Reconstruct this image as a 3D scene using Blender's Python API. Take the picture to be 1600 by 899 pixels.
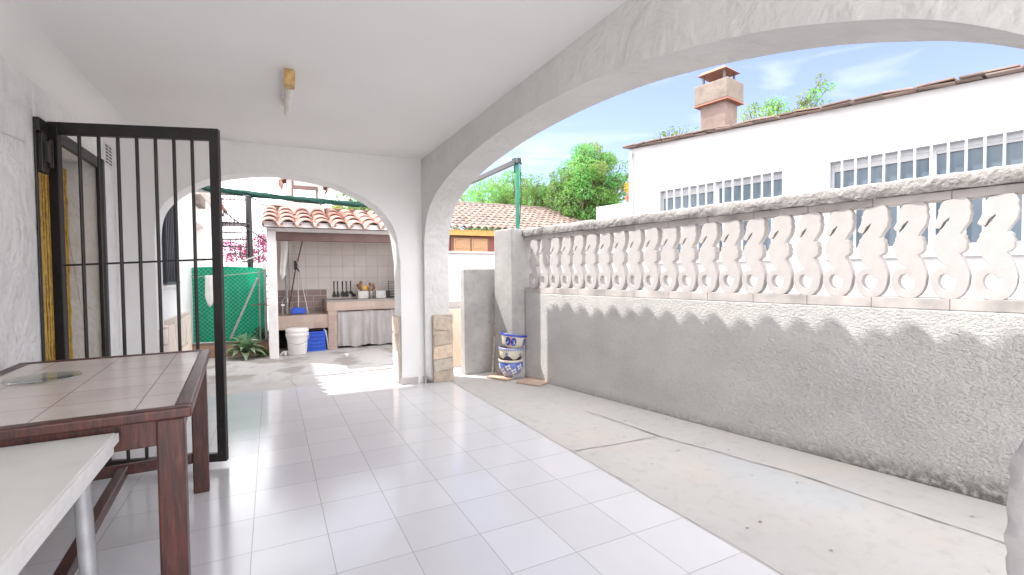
import bpy, bmesh, math, random
from math import sin, cos, pi, radians, sqrt
from mathutils import Vector, Matrix, Euler, noise as mn

random.seed(11)
for o in list(bpy.data.objects): bpy.data.objects.remove(o)
SC = bpy.context.scene
COL = SC.collection

# ------------------------------------------------------------------ camera, sky, sun, exposure
YAW, PITCH, ROLL, CAMH = .46831448, .02892512, -.00993873, 1.20
fw = Vector((sin(YAW)*cos(PITCH), cos(YAW)*cos(PITCH), -sin(PITCH)))
rt = Vector((cos(YAW), -sin(YAW), 0)); up = rt.cross(fw)
r2 = rt*cos(ROLL) + up*sin(ROLL); u2 = -rt*sin(ROLL) + up*cos(ROLL)
cam = bpy.data.cameras.new('camera'); camo = bpy.data.objects.new('camera', cam); COL.objects.link(camo)
cam.sensor_width = 36; cam.lens = 744.849/1600*36; cam.clip_start = .02; cam.clip_end = 600
camo.matrix_world = Matrix(((r2.x, u2.x, -fw.x, 0), (r2.y, u2.y, -fw.y, 0), (r2.z, u2.z, -fw.z, CAMH), (0, 0, 0, 1)))
SC.camera = camo

SUN = Vector((-.5, .57, 1)).normalized()          # towards the sun
SUN_EL = math.asin(SUN.z); SUN_ROT = math.atan2(SUN.x, SUN.y) % (2*pi)
FILL_CLOUD = 14.
w = bpy.data.worlds.new('World'); SC.world = w; w.use_nodes = True
wn, wl = w.node_tree.nodes, w.node_tree.links
wn.clear()
sky = wn.new('ShaderNodeTexSky'); sky.sky_type = 'NISHITA'; sky.sun_disc = False
sky.sun_elevation = SUN_EL; sky.sun_rotation = SUN_ROT
sky.air_density = .8; sky.dust_density = .3; sky.ozone_density = 2.6; sky.altitude = 20
bg = wn.new('ShaderNodeBackground'); bg.inputs['Strength'].default_value = .088
wo = wn.new('ShaderNodeOutputWorld')
tc = wn.new('ShaderNodeTexCoord'); mp = wn.new('ShaderNodeMapping'); mp.inputs['Scale'].default_value = (1.1, 3.0, 9.0)
mp.inputs['Rotation'].default_value = (0, .25, .5)
nz = wn.new('ShaderNodeTexNoise'); nz.inputs['Scale'].default_value = 2.2; nz.inputs['Detail'].default_value = 7; nz.inputs['Distortion'].default_value = .6
rp = wn.new('ShaderNodeValToRGB'); rp.color_ramp.elements[0].position = .50; rp.color_ramp.elements[1].position = .80
rp.color_ramp.elements[0].color = (.10, .10, .10, 1); rp.color_ramp.elements[1].color = (.42, .42, .42, 1)
mx = wn.new('ShaderNodeMix'); mx.data_type = 'RGBA'; mx.inputs['B'].default_value = (5.2, 5.4, 5.7, 1)
wl.new(tc.outputs['Generated'], mp.inputs['Vector']); wl.new(mp.outputs[0], nz.inputs['Vector']); wl.new(nz.outputs['Fac'], rp.inputs[0])
wl.new(rp.outputs[0], mx.inputs['Factor']); tn = wn.new('ShaderNodeMix'); tn.data_type = 'RGBA'; tn.blend_type = 'MULTIPLY'; tn.inputs['Factor'].default_value = 1; tn.inputs['B'].default_value = (.94, .80, .88, 1)
wl.new(sky.outputs[0], tn.inputs['A']); wl.new(tn.outputs['Result'], mx.inputs['A'])
# cloud bank added for fill light, mostly out of view; blue in the north-east
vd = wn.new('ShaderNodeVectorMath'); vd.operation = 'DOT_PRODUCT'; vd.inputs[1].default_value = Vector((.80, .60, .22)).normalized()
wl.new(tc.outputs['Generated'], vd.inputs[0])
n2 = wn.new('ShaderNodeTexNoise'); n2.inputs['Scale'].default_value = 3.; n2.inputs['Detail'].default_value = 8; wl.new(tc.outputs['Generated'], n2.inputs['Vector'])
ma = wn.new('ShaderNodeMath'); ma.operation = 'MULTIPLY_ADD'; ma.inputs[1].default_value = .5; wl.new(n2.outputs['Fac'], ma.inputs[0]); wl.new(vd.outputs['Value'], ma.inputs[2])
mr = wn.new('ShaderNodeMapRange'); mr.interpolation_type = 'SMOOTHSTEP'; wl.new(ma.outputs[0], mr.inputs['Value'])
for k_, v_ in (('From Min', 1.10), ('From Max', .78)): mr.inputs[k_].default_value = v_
mc = wn.new('ShaderNodeMix'); mc.data_type = 'RGBA'; mc.inputs['B'].default_value = (FILL_CLOUD*.985, FILL_CLOUD*.99, FILL_CLOUD*1.02, 1)
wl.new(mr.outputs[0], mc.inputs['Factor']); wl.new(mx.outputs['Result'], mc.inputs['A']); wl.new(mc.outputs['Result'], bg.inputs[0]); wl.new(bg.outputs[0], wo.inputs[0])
sl = bpy.data.lights.new('sun', 'SUN'); sl.energy = 2.0; sl.angle = radians(.6); sl.color = (1, .965, .92)
so = bpy.data.objects.new('sun', sl); COL.objects.link(so); so.rotation_euler = SUN.to_track_quat('Z', 'Y').to_euler()
vs = SC.view_settings; vs.view_transform = 'Standard'; vs.look = 'None'; vs.exposure = 2.08; vs.gamma = 1; vs.use_curve_mapping = False
SC.cycles.max_bounces = 10; SC.cycles.diffuse_bounces = 7; SC.cycles.glossy_bounces = 4; SC.cycles.transparent_max_bounces = 8
SC.cycles.use_denoising = True; SC.cycles.sample_clamp_indirect = 6

# ------------------------------------------------------------------ materials
def mat(name, c1, c2=None, rough=.8, scale=3., c3=None, scale3=25., amt3=.4, bump=0., bscale=60., bdetail=4, bump2=0., bscale2=8., stretch=None, spec=.4, metal=0., tint=0., transl=0., ramp=(.35, .65)):
    """Noise-mottled Principled surface: c1/c2 broad mottling, c3 small flecks, two bump scales, optional per-face 'tint'."""
    m = bpy.data.materials.new(name); m.use_nodes = True
    N, L = m.node_tree.nodes, m.node_tree.links
    p = N['Principled BSDF']; p.inputs['Roughness'].default_value = rough; p.inputs['Metallic'].default_value = metal
    p.inputs['Specular IOR Level'].default_value = spec
    t = N.new('ShaderNodeTexCoord'); vec = t.outputs['Object']
    if stretch:
        k = N.new('ShaderNodeMapping'); k.inputs['Scale'].default_value = stretch; L.new(vec, k.inputs['Vector']); vec = k.outputs[0]
    def nse(s, d=5, dist=0.):
        n = N.new('ShaderNodeTexNoise'); n.inputs['Scale'].default_value = s; n.inputs['Detail'].default_value = d
        n.inputs['Distortion'].default_value = dist; L.new(vec, n.inputs['Vector']); return n.outputs['Fac']
    def ramp_(src, a, b):
        r = N.new('ShaderNodeMapRange'); r.inputs['From Min'].default_value = a; r.inputs['From Max'].default_value = b; L.new(src, r.inputs['Value']); return r.outputs[0]
    def mixc(f, a, b, mode='MIX'):
        q = N.new('ShaderNodeMix'); q.data_type = 'RGBA'; q.blend_type = mode
        for key, v in (('Factor', f), ('A', a), ('B', b)):
            if isinstance(v, (int, float)): q.inputs[key].default_value = v
            elif isinstance(v, tuple): q.inputs[key].default_value = (*v[:3], 1)
            else: L.new(v, q.inputs[key])
        return q.outputs['Result']
    m['h'] = 1
    col = mixc(ramp_(nse(scale), *ramp), c1, c2 or c1)
    if c3:
        f = N.new('ShaderNodeMath'); f.operation = 'MULTIPLY'; f.inputs[1].default_value = amt3
        L.new(ramp_(nse(scale3, 6), .52, .72), f.inputs[0]); col = mixc(f.outputs[0], col, c3)
    if tint:
        a = N.new('ShaderNodeAttribute'); a.attribute_name = 'tint'
        col = mixc(tint, col, a.outputs['Color'], 'MULTIPLY')
    L.new(col, p.inputs['Base Color'])
    if bump or bump2:
        b = N.new('ShaderNodeBump'); b.inputs['Strength'].default_value = 1; b.inputs['Distance'].default_value = bump
        L.new(nse(bscale, bdetail, .3), b.inputs['Height'])
        if bump2:
            b2 = N.new('ShaderNodeBump'); b2.inputs['Strength'].default_value = 1; b2.inputs['Distance'].default_value = bump2
            L.new(nse(bscale2, 3, .8), b2.inputs['Height']); L.new(b2.outputs[0], b.inputs['Normal'])
        L.new(b.outputs[0], p.inputs['Normal'])
    if transl:
        tr = N.new('ShaderNodeBsdfTranslucent'); ms = N.new('ShaderNodeMixShader'); ms.inputs[0].default_value = transl
        L.new(col, tr.inputs['Color']); L.new(p.outputs[0], ms.inputs[1]); L.new(tr.outputs[0], ms.inputs[2])
        L.new(ms.outputs[0], N['Material Output'].inputs['Surface'])
    m['tools'] = 0
    return m

class NT:
    """small helper for writing node maths"""
    def __init__(s, m): s.m = m; s.N = m.node_tree.nodes; s.L = m.node_tree.links; s.p = s.N['Principled BSDF']
    def col_in(s):
        k = s.p.inputs['Base Color']; return k.links[0].from_socket
    def obj(s):
        t = s.N.new('ShaderNodeTexCoord'); x = s.N.new('ShaderNodeSeparateXYZ'); s.L.new(t.outputs['Object'], x.inputs[0]); return t.outputs['Object'], x.outputs
    def math(s, op, a, b=None, c=None):
        n = s.N.new('ShaderNodeMath'); n.operation = op
        for i, v in enumerate((a, b, c)):
            if v is None: continue
            if isinstance(v, (int, float)): n.inputs[i].default_value = v
            else: s.L.new(v, n.inputs[i])
        return n.outputs[0]
    def mix(s, f, a, b, mode='MIX'):
        q = s.N.new('ShaderNodeMix'); q.data_type = 'RGBA'; q.blend_type = mode
        for key, v in (('Factor', f), ('A', a), ('B', b)):
            if isinstance(v, (int, float)): q.inputs[key].default_value = v
            elif isinstance(v, tuple): q.inputs[key].default_value = (*v[:3], 1)
            else: s.L.new(v, q.inputs[key])
        return q.outputs['Result']
    def noise(s, vec, sc, d=4):
        n = s.N.new('ShaderNodeTexNoise'); n.inputs['Scale'].default_value = sc; n.inputs['Detail'].default_value = d; s.L.new(vec, n.inputs['Vector']); return n.outputs['Fac']
    def rng(s, v, a, b, c=0., d=1.):
        r = s.N.new('ShaderNodeMapRange'); s.L.new(v, r.inputs['Value'])
        for k, x in (('From Min', a), ('From Max', b), ('To Min', c), ('To Max', d)): r.inputs[k].default_value = x
        return r.outputs[0]
    def comb(s, x, y, z=0.):
        n = s.N.new('ShaderNodeCombineXYZ')
        for i, v in enumerate((x, y, z)):
            if isinstance(v, (int, float)): n.inputs[i].default_value = v
            else: s.L.new(v, n.inputs[i])
        return n.outputs[0]
    def set(s, c): s.L.new(c, s.p.inputs['Base Color'])

def tiled(name, c1, c2, grout, w_, h_, gap, axes='XY', off=(0, 0), offset=0., rough=.3, bump=.001, base_noise=.15, spec=.5):
    """ceramic tiles: Brick texture on two object axes, with grout relief and slight mottling"""
    m = mat(name, c1, rough=rough, spec=spec); t = NT(m); vec, x = t.obj()
    ax = {'X': x[0], 'Y': x[1], 'Z': x[2]}
    v = t.comb(t.math('SUBTRACT', ax[axes[0]], off[0]), t.math('SUBTRACT', ax[axes[1]], off[1]))
    b = t.N.new('ShaderNodeTexBrick'); b.offset = offset; b.squash = 1
    b.inputs['Scale'].default_value = 1; b.inputs['Brick Width'].default_value = w_; b.inputs['Row Height'].default_value = h_
    b.inputs['Mortar Size'].default_value = gap; b.inputs['Mortar Smooth'].default_value = .2; b.inputs['Bias'].default_value = 0
    b.inputs['Color1'].default_value = (*c1, 1); b.inputs['Color2'].default_value = (*c2, 1); b.inputs['Mortar'].default_value = (*grout, 1)
    t.L.new(v, b.inputs['Vector'])
    n = t.noise(vec, 4, 6)
    dark = t.mix(t.rng(n, .35, .75, 0, base_noise), b.outputs['Color'], tuple(k*.55 for k in grout))
    t.set(dark)
    bp = t.N.new('ShaderNodeBump'); bp.invert = True; bp.inputs['Distance'].default_value = bump; t.L.new(b.outputs['Fac'], bp.inputs['Height'])
    bp2 = t.N.new('ShaderNodeBump'); bp2.inputs['Distance'].default_value = .0002; bp2.inputs['Strength'].default_value = .5
    t.L.new(t.noise(vec, 9, 2), bp2.inputs['Height']); t.L.new(bp2.outputs[0], bp.inputs['Normal']); t.L.new(bp.outputs[0], t.p.inputs['Normal'])
    t.L.new(t.rng(n, .3, .7, rough*.93, rough*1.12), t.p.inputs['Roughness'])
    return m

M = {}
M['ceiling'] = mat('smooth_white_plaster', (.80, .785, .775), (.77, .755, .745), rough=.85, scale=1.2, bump=.002, bscale=5, bdetail=3)
M['plaster'] = mat('white_plaster', (.80, .79, .78), (.75, .74, .73), rough=.88, scale=1.7, bump=.004, bscale=14, bdetail=5, bump2=.012, bscale2=3)
M['trowel'] = mat('trowelled_white_plaster', (.80, .79, .785), (.72, .715, .71), rough=.85, scale=2, c3=(.56, .55, .54), scale3=14, amt3=.3, bump=.014, bscale=20, bdetail=7, bump2=.035, bscale2=4.5)
M['stucco'] = mat('rough_arch_stucco', (.66, .65, .63), (.60, .59, .575), rough=.92, scale=2.2, c3=(.50, .485, .465), scale3=10, amt3=.3, bump=.008, bscale=17, bdetail=6, bump2=.022, bscale2=5)
M['white_wall'] = mat('limewashed_wall', (.80, .795, .80), (.74, .735, .74), rough=.9, scale=1.3, c3=(.62, .6, .58), scale3=6, amt3=.2, bump=.003, bscale=30)
M['tile_floor'] = tiled('white_floor_tile', (.62, .612, .630), (.58, .572, .588), (.40, .385, .38), .3108, .327, .0019, off=(-.1, 2.324), rough=.15, bump=.0012, base_noise=.05)
M['concrete'] = mat('yard_concrete', (.47, .447, .43), (.425, .405, .39), rough=.85, scale=1.1, c3=(.34, .32, .30), scale3=13, amt3=.38, bump=.002, bscale=70, bump2=.006, bscale2=3)
t = NT(M['concrete']); vec, x = t.obj()
c = t.col_in(); n1 = t.noise(vec, 1.6, 5); n2 = t.noise(vec, .9, 3)
c = t.mix(t.rng(n1, .55, .72, 0, .30), c, (.56, .44, .36))                     # pinkish worn paint
bl = t.math('MULTIPLY', t.rng(n2, .52, .62), t.rng(x[0], 2.2, 2.5)); bl = t.math('MULTIPLY', bl, t.rng(x[1], 4.2, 3.2))
c = t.mix(t.math('MULTIPLY', bl, .3), c, (.40, .46, .52))                      # faded bluish patches by the wall
st = t.math('MULTIPLY', t.rng(t.noise(t.comb(x[0], t.math('MULTIPLY', x[1], .8), 0.), 2.6, 7), .50, .60), t.rng(x[1], 5.7, 6.6))
c = t.mix(t.math('MULTIPLY', st, .7), c, (.22, .19, .165))                      # blotchy dark patches in front of the hut
t.set(c)
M['crack'] = mat('crack_dirt', (.20, .185, .17), (.30, .28, .26), scale=6)
M['render'] = mat('grey_render', (.62, .598, .58), (.54, .52, .505), rough=.95, scale=2, c3=(.38, .365, .35), scale3=45, amt3=.35, bump=.016, bscale=42, bdetail=3, bump2=.01, bscale2=120, stretch=(1, 1, 1.7))
t = NT(M['render']); vec, x = t.obj()
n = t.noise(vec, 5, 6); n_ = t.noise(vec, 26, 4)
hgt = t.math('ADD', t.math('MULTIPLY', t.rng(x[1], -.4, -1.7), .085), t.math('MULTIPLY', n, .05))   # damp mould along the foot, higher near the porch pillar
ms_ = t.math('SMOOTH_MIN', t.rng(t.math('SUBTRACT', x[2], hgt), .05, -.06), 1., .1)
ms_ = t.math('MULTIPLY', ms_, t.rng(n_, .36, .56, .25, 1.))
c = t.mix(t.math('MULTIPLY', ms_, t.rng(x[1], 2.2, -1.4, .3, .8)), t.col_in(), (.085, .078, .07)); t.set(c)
M['coping'] = mat('rough_coping_concrete', (.33, .31, .295), (.265, .25, .24), rough=.95, scale=5, c3=(.27, .25, .235), scale3=14, amt3=.5, bump=.014, bscale=34, bdetail=5, bump2=.02, bscale2=11)
M['slab'] = mat('cement_post', (.42, .405, .39), (.33, .32, .31), rough=.92, scale=3, c3=(.22, .21, .2), scale3=16, amt3=.35, bump=.004, bscale=60)
M['cast'] = mat('cast_pinkish_white', (.50, .47, .455), (.455, .425, .41), rough=.85, scale=9, c3=(.42, .385, .36), scale3=20, amt3=.35, bump=.0008, bscale=90)
M['rail'] = tiled('cast_rail', (.58, .54, .515), (.54, .50, .475), (.30, .275, .26), .35, .5, .003, axes='YZ', off=(.02, .8), rough=.85, bump=.002, base_noise=.75, spec=.2)
M['neighbour_white'] = mat('neighbour_whitewash', (.50, .495, .50), (.47, .465, .47), rough=.92, scale=1.2, bump=.003, bscale=30)
M['pier_cement'] = mat('pale_pier_cement', (.62, .605, .59), (.52, .505, .49), rough=.95, scale=5, c3=(.34, .33, .32), scale3=12, amt3=.5, bump=.006, bscale=30)
M['stone'] = mat('warm_fieldstone', (.60, .52, .43), (.52, .46, .40), rough=.9, scale=6, c3=(.30, .25, .21), scale3=14, amt3=.5, bump=.012, bscale=22, bdetail=6, tint=1.)
M['palestone'] = mat('pale_limestone', (.72, .66, .60), (.60, .53, .48), rough=.9, scale=5, c3=(.36, .32, .29), scale3=10, amt3=.45, bump=.02, bscale=13, bdetail=6, stretch=(2, 2, .7), tint=1.)
M['iron'] = mat('black_iron', (.009, .0065, .0065), (.014, .011, .0105), rough=.45, scale=12, c3=(.04, .03, .025), scale3=60, amt3=.25, bump=.0008, bscale=90, spec=.5)
M['wood'] = mat('mahogany_wood', (.085, .021, .015), (.032, .011, .009), rough=.38, scale=5, c3=(.17, .07, .05), scale3=12, amt3=.3, bump=.001, bscale=20, stretch=(6, 1, 6), spec=.5)
M['wood2'] = mat('mahogany_upright', (.085, .021, .015), (.032, .011, .009), rough=.38, scale=5, c3=(.17, .07, .05), scale3=12, amt3=.3, bump=.001, bscale=20, stretch=(8, 8, 1), spec=.5)
M['tabletile'] = tiled('beige_table_tile', (.66, .59, .55), (.62, .55, .515), (.30, .24, .22), .243, .222, .002, off=(.0, .0), rough=.24, bump=.0008, base_noise=.2)
M['laminate'] = mat('white_laminate', (.66, .665, .63), (.61, .615, .585), rough=.35, scale=3, c3=(.5, .5, .47), scale3=9, amt3=.25)
M['trim'] = mat('painted_edge', (.70, .69, .68), (.66, .65, .64), rough=.5, scale=8, c3=(.42, .38, .34), scale3=30, amt3=.2)
M['steel'] = mat('galvanised_tube', (.36, .36, .37), (.28, .28, .29), rough=.45, scale=14, metal=.6)
M['glass_plate'] = mat('pale_glass', (.86, .90, .85), rough=.15)
pg = NT(M['glass_plate']).p; pg.inputs['Transmission Weight'].default_value = .92; pg.inputs['IOR'].default_value = 1.2; pg.inputs['Roughness'].default_value = .12
M['gold'] = mat('golden_beads', (.62, .40, .055), (.40, .23, .03), rough=.38, scale=30, bump=.006, bscale=120, spec=.6)
M['brass'] = mat('yellowed_cap', (.62, .42, .18), (.42, .26, .10), rough=.5, scale=30)
M['lampwhite'] = mat('aged_lamp_white', (.78, .74, .70), (.72, .66, .60), rough=.5, scale=15)
M['terracotta'] = mat('terracotta_roof', (.31, .150, .118), (.36, .20, .165), rough=.85, scale=7, c3=(.46, .32, .27), scale3=12, amt3=.5, bump=.003, bscale=60, tint=1.)
M['oldtile'] = mat('weathered_roof_tile', (.165, .118, .102), (.20, .15, .132), rough=.9, scale=5, c3=(.22, .17, .14), scale3=9, amt3=.5, bump=.003, bscale=50, tint=1.)
M['pinkrender'] = mat('pinkish_render', (.20, .148, .128), (.17, .125, .11), rough=.92, scale=4, c3=(.11, .085, .075), scale3=6, amt3=.6, bump=.004, bscale=40)
M['beigecap'] = mat('weathered_beige_cap', (.20, .165, .137), (.165, .135, .115), rough=.92, scale=4, c3=(.09, .07, .06), scale3=7, amt3=.6, bump=.004, bscale=40)
M['brownpaint'] = mat('brown_lintel', (.145, .085, .075), (.11, .065, .06), rough=.6, scale=6)
M['hutwhite'] = mat('hut_white', (.80, .78, .77), (.70, .67, .66), rough=.9, scale=3, c3=(.5, .46, .44), scale3=8, amt3=.25, bump=.004, bscale=30)
M['walltile'] = tiled('cream_wall_tile', (.66, .60, .56), (.62, .565, .53), (.43, .38, .35), .2, .2, .003, axes='XZ', off=(.036, .56), rough=.3)
M['browntile'] = tiled('brown_glazed_brick', (.22, .145, .13), (.29, .20, .18), (.42, .36, .33), .22, .098, .005, axes='XZ', off=(.1, .565), offset=.5, rough=.35)
M['countertile'] = tiled('sandstone_tile', (.50, .39, .32), (.40, .28, .24), (.42, .35, .30), .16, .105, .004, axes='XZ', off=(.14, .35), rough=.5)
M['countertop'] = mat('grey_counter', (.36, .32, .30), (.28, .25, .24), rough=.5, scale=6)
M['curtain'] = mat('grey_curtain', (.47, .435, .43), (.385, .355, .355), rough=.95, scale=4, stretch=(3, 3, 1))
M['dark'] = mat('dark_recess', (.035, .025, .02), (.02, .015, .013), rough=.9)
M['bucket'] = mat('white_plastic', (.74, .71, .69), (.68, .65, .63), rough=.4)
M['blue'] = mat('blue_plastic', (.02, .08, .55), (.03, .12, .62), rough=.4)
M['chimney_render'] = mat('stained_chimney_render', (.50, .44, .41), (.42, .36, .335), rough=.92, scale=4, c3=(.27, .22, .20), scale3=7, amt3=.5, bump=.004, bscale=35)
M['black'] = mat('black_plastic', (.012, .011, .011), (.02, .018, .018), rough=.4)
M['spoon'] = mat('wooden_spoon', (.20, .09, .04), (.33, .17, .08), rough=.6, scale=25)
M['yellowp'] = mat('yellow_plastic', (.75, .42, .05), rough=.4)
M['tin'] = mat('tin', (.55, .53, .52), (.4, .38, .37), rough=.3, metal=.7)
M['wire'] = mat('dark_wire', (.08, .075, .075), rough=.5, metal=.3)
M['pole'] = mat('light_pole', (.60, .56, .53), (.5, .46, .43), rough=.5, metal=.2)
M['cloth'] = mat('white_cloth', (.74, .72, .69), (.66, .63, .59), rough=.95, scale=9)
M['brownwood'] = mat('brown_wood', (.16, .07, .04), (.10, .045, .03), rough=.6, scale=9)
M['netting'] = mat('green_netting', (.0, .30, .16), (.0, .24, .13), rough=.9, scale=4, transl=.5, bump=.001, bscale=200)
M['greenroll'] = mat('rolled_green_shade', (.006, .040, .030), (.014, .07, .052), rough=.85, scale=11, stretch=(1, 6, 6))
M['greenpost'] = mat('green_post', (.0, .16, .10), (.01, .22, .15), rough=.5, scale=6, c3=(.2, .2, .17), scale3=20, amt3=.3)
M['galv'] = mat('galvanised', (.40, .40, .39), (.30, .30, .29), rough=.5, metal=.4, scale=20)
M['brick'] = mat('planter_brick', (.42, .22, .14), (.34, .18, .12), rough=.9, scale=9, c3=(.5, .42, .36), scale3=14, amt3=.4, bump=.004)
M['soil'] = mat('soil', (.10, .075, .055), (.15, .11, .08), rough=1, scale=14, bump=.02, bscale=30)
M['agave'] = mat('agave_leaf', (.22, .36, .22), (.17, .30, .19), rough=.45, scale=8, tint=1., transl=.2)
M['leaf'] = mat('leaf_green', (.115, .165, .045), (.085, .13, .04), rough=.55, scale=2, tint=1., transl=.5)
M['bark'] = mat('bark', (.16, .12, .09), (.10, .075, .06), rough=.95, scale=8, bump=.01)
M['petal'] = mat('pink_bracts', (.42, .025, .12), (.34, .025, .14), rough=.6, tint=1., transl=.35)
M['yflower'] = mat('yellow_flowers', (.80, .42, .01), (.70, .32, .01), rough=.6, tint=1., transl=.3)
M['plantpot'] = mat('orange_pot', (.28, .13, .085), (.24, .11, .075), rough=.85)
M['whiteframe'] = mat('white_aluminium', (.46, .47, .50), (.43, .44, .47), rough=.4)
M['pane'] = mat('window_glass', (.145, .175, .205), (.11, .14, .17), rough=.12, scale=1.5, spec=.18)
M['blind'] = mat('white_blind', (.42, .42, .43), rough=.6)
M['darkpane'] = mat('shaded_glass', (.05, .055, .07), (.035, .04, .05), rough=.2)
M['redwall'] = mat('red_brown_wall', (.20, .065, .055), (.16, .05, .045), rough=.85)
M['ochre'] = mat('ochre_fascia', (.46, .24, .07), (.40, .20, .06), rough=.7, scale=8)
M['shutter'] = mat('brown_shutter', (.34, .20, .11), (.27, .15, .08), rough=.6, scale=7, stretch=(1, 1, 7))
M['plywood'] = mat('pale_board', (.66, .52, .40), (.58, .45, .34), rough=.8, scale=2, stretch=(6, 6, 1))
M['floorboard'] = mat('terracotta_board', (.50, .36, .28), (.44, .32, .25), rough=.7, scale=6)
M['stick'] = mat('white_stick', (.62, .55, .50), (.35, .25, .2), rough=.6, scale=6, stretch=(1, 1, 3))
M['housepaint'] = mat('cream_house', (.78, .75, .72), (.72, .68, .65), rough=.9, scale=2)
M['grille'] = mat('dark_blue_iron', (.04, .042, .055), (.055, .056, .07), rough=.5)
M['vent'] = mat('grey_vent', (.55, .54, .53), rough=.5)
M['ventslot'] = mat('vent_slot', (.10, .095, .09), rough=.9)

# ------------------------------------------------------------------ builders
class MB:
    def __init__(s): s.v = []; s.f = []; s.t = []; s.m = []; s.tint = (1, 1, 1); s.mi = 0
    def face(s, idx): s.f.append(tuple(idx)); s.t.append(s.tint); s.m.append(s.mi)
    def quad(s, *p):
        k = len(s.v); s.v += [Vector(q) for q in p]; s.face(range(k, k+len(p)))
    def box(s, a, b, mtx=None):
        k = len(s.v)
        for z in (a[2], b[2]):
            for y in (a[1], b[1]):
                for x in (a[0], b[0]):
                    q = Vector((x, y, z)); s.v.append(mtx @ q if mtx else q)
        for q in ((0, 2, 3, 1), (4, 5, 7, 6), (0, 1, 5, 4), (2, 6, 7, 3), (0, 4, 6, 2), (1, 3, 7, 5)): s.face([k+i for i in q])
        return s
    def bar(s, p, q, w_, h_, upv=(0, 0, 1)):
        p, q = Vector(p), Vector(q); d = q-p; y = d.normalized(); u = Vector(upv)
        if abs(y.dot(u)) > .95: u = Vector((0, 1, 0))
        x = y.cross(u).normalized(); z = x.cross(y)
        m = Matrix((x, y, z)).transposed().to_4x4(); m.translation = p
        return s.box((-w_/2, 0, -h_/2), (w_/2, d.length, h_/2), m)
    def tube(s, pts, r, n=8, caps=True):
        pts = [Vector(p) for p in pts]; rs = r if isinstance(r, (list, tuple)) else [r]*len(pts)
        k0 = len(s.v); ref = None
        for i, p in enumerate(pts):
            d = (pts[min(i+1, len(pts)-1)] - pts[max(i-1, 0)]).normalized()
            if ref is None: ref = d.orthogonal().normalized()
            x = (ref - d*ref.dot(d)); x = x.normalized() if x.length > 1e-5 else d.orthogonal().normalized(); ref = x; y = d.cross(x)
            for j in range(n):
                a = 2*pi*j/n; s.v.append(p + (x*cos(a) + y*sin(a))*rs[i])
        for i in range(len(pts)-1):
            for j in range(n):
                a, b = k0+i*n+j, k0+i*n+(j+1) % n; s.face((a, b, b+n, a+n))
        if caps:
            s.face([k0+j for j in range(n)][::-1]); s.face([k0+(len(pts)-1)*n+j for j in range(n)])
        return s
    def lathe(s, prof, c=(0, 0, 0), n=28):
        k0 = len(s.v); c = Vector(c)
        for r, z in prof:
            for j in range(n):
                a = 2*pi*j/n; s.v.append(c + Vector((r*cos(a), r*sin(a), z)))
        for i in range(len(prof)-1):
            for j in range(n):
                a, b = k0+i*n+j, k0+i*n+(j+1) % n; s.face((a, b, b+n, a+n))
        return s
    def prism(s, poly, o, ux, uy, dv):
        """closed outline poly (2-D, counter-clockwise as seen with dv towards the viewer) extruded along dv"""
        o, ux, uy, dv = map(Vector, (o, ux, uy, dv)); k = len(s.v); n = len(poly)
        for off in (Vector(), dv):
            for a, b in poly: s.v.append(o + ux*a + uy*b + off)
        s.face([k+i for i in range(n)][::-1]); s.face([k+n+i for i in range(n)])
        for i in range(n):
            j = (i+1) % n; s.face((k+i, k+j, k+n+j, k+n+i))
        return s
    def sweep(s, sec, path, jit=0., freq=3.):
        """cross-section (list of (a, z) offsets) swept along path [(point, side vector)] with lumpy displacement"""
        k = len(s.v); n = len(sec)
        for p, sd in path:
            for a, z in sec:
                q = Vector(p) + Vector(sd)*a + Vector((0, 0, z))
                if jit: q += Vector((mn.noise(q*freq), mn.noise(q*freq+Vector((9, 1, 3))), mn.noise(q*freq+Vector((3, 7, 1)))))*jit
                s.v.append(q)
        for i in range(len(path)-1):
            for j in range(n):
                a, b = k+i*n+j, k+i*n+(j+1) % n; s.face((a, b, b+n, a+n))
        s.face([k+j for j in range(n)][::-1]); s.face([k+(len(path)-1)*n+j for j in range(n)])
        return s
    def build(s, name, m, parent=None, loc=None, smooth=None, bevel=0., local=False, segs=2, merge=True):
        me = bpy.data.meshes.new(name)
        L = Vector(loc) if loc is not None else (Vector() if (parent is None or local) else Vector(parent.location))
        if parent is not None and parent.parent is not None and not local and loc is None: L = Vector(parent.parent.location) + Vector(parent.location)
        me.from_pydata([v - L for v in s.v], [], s.f)
        ms = m if isinstance(m, (list, tuple)) else [m]
        for q in ms: me.materials.append(M[q] if isinstance(q, str) else q)
        if any(s.m):
            for i, p in enumerate(me.polygons): p.material_index = s.m[i]
        if any(x != (1, 1, 1) for x in s.t):
            at = me.color_attributes.new('tint', 'FLOAT_COLOR', 'CORNER')
            for i, p in enumerate(me.polygons):
                for li in p.loop_indices: at.data[li].color = (*s.t[i], 1)
        elif any(NTt in str(ms) for NTt in ()): pass
        b = bmesh.new(); b.from_mesh(me)
        if merge: bmesh.ops.remove_doubles(b, verts=b.verts, dist=1e-5)
        bmesh.ops.recalc_face_normals(b, faces=b.faces); b.to_mesh(me); b.free()
        if smooth is not None:
            for p in me.polygons: p.use_smooth = True
            me.set_sharp_from_angle(angle=radians(smooth))
        o = bpy.data.objects.new(name, me); COL.objects.link(o)
        if parent is not None: o.parent = parent
        elif loc is not None: o.location = L
        if bevel:
            q = o.modifiers.new('bevel', 'BEVEL'); q.width = bevel; q.segments = segs; q.limit_method = 'ANGLE'; q.angle_limit = radians(40)
        return o

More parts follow.
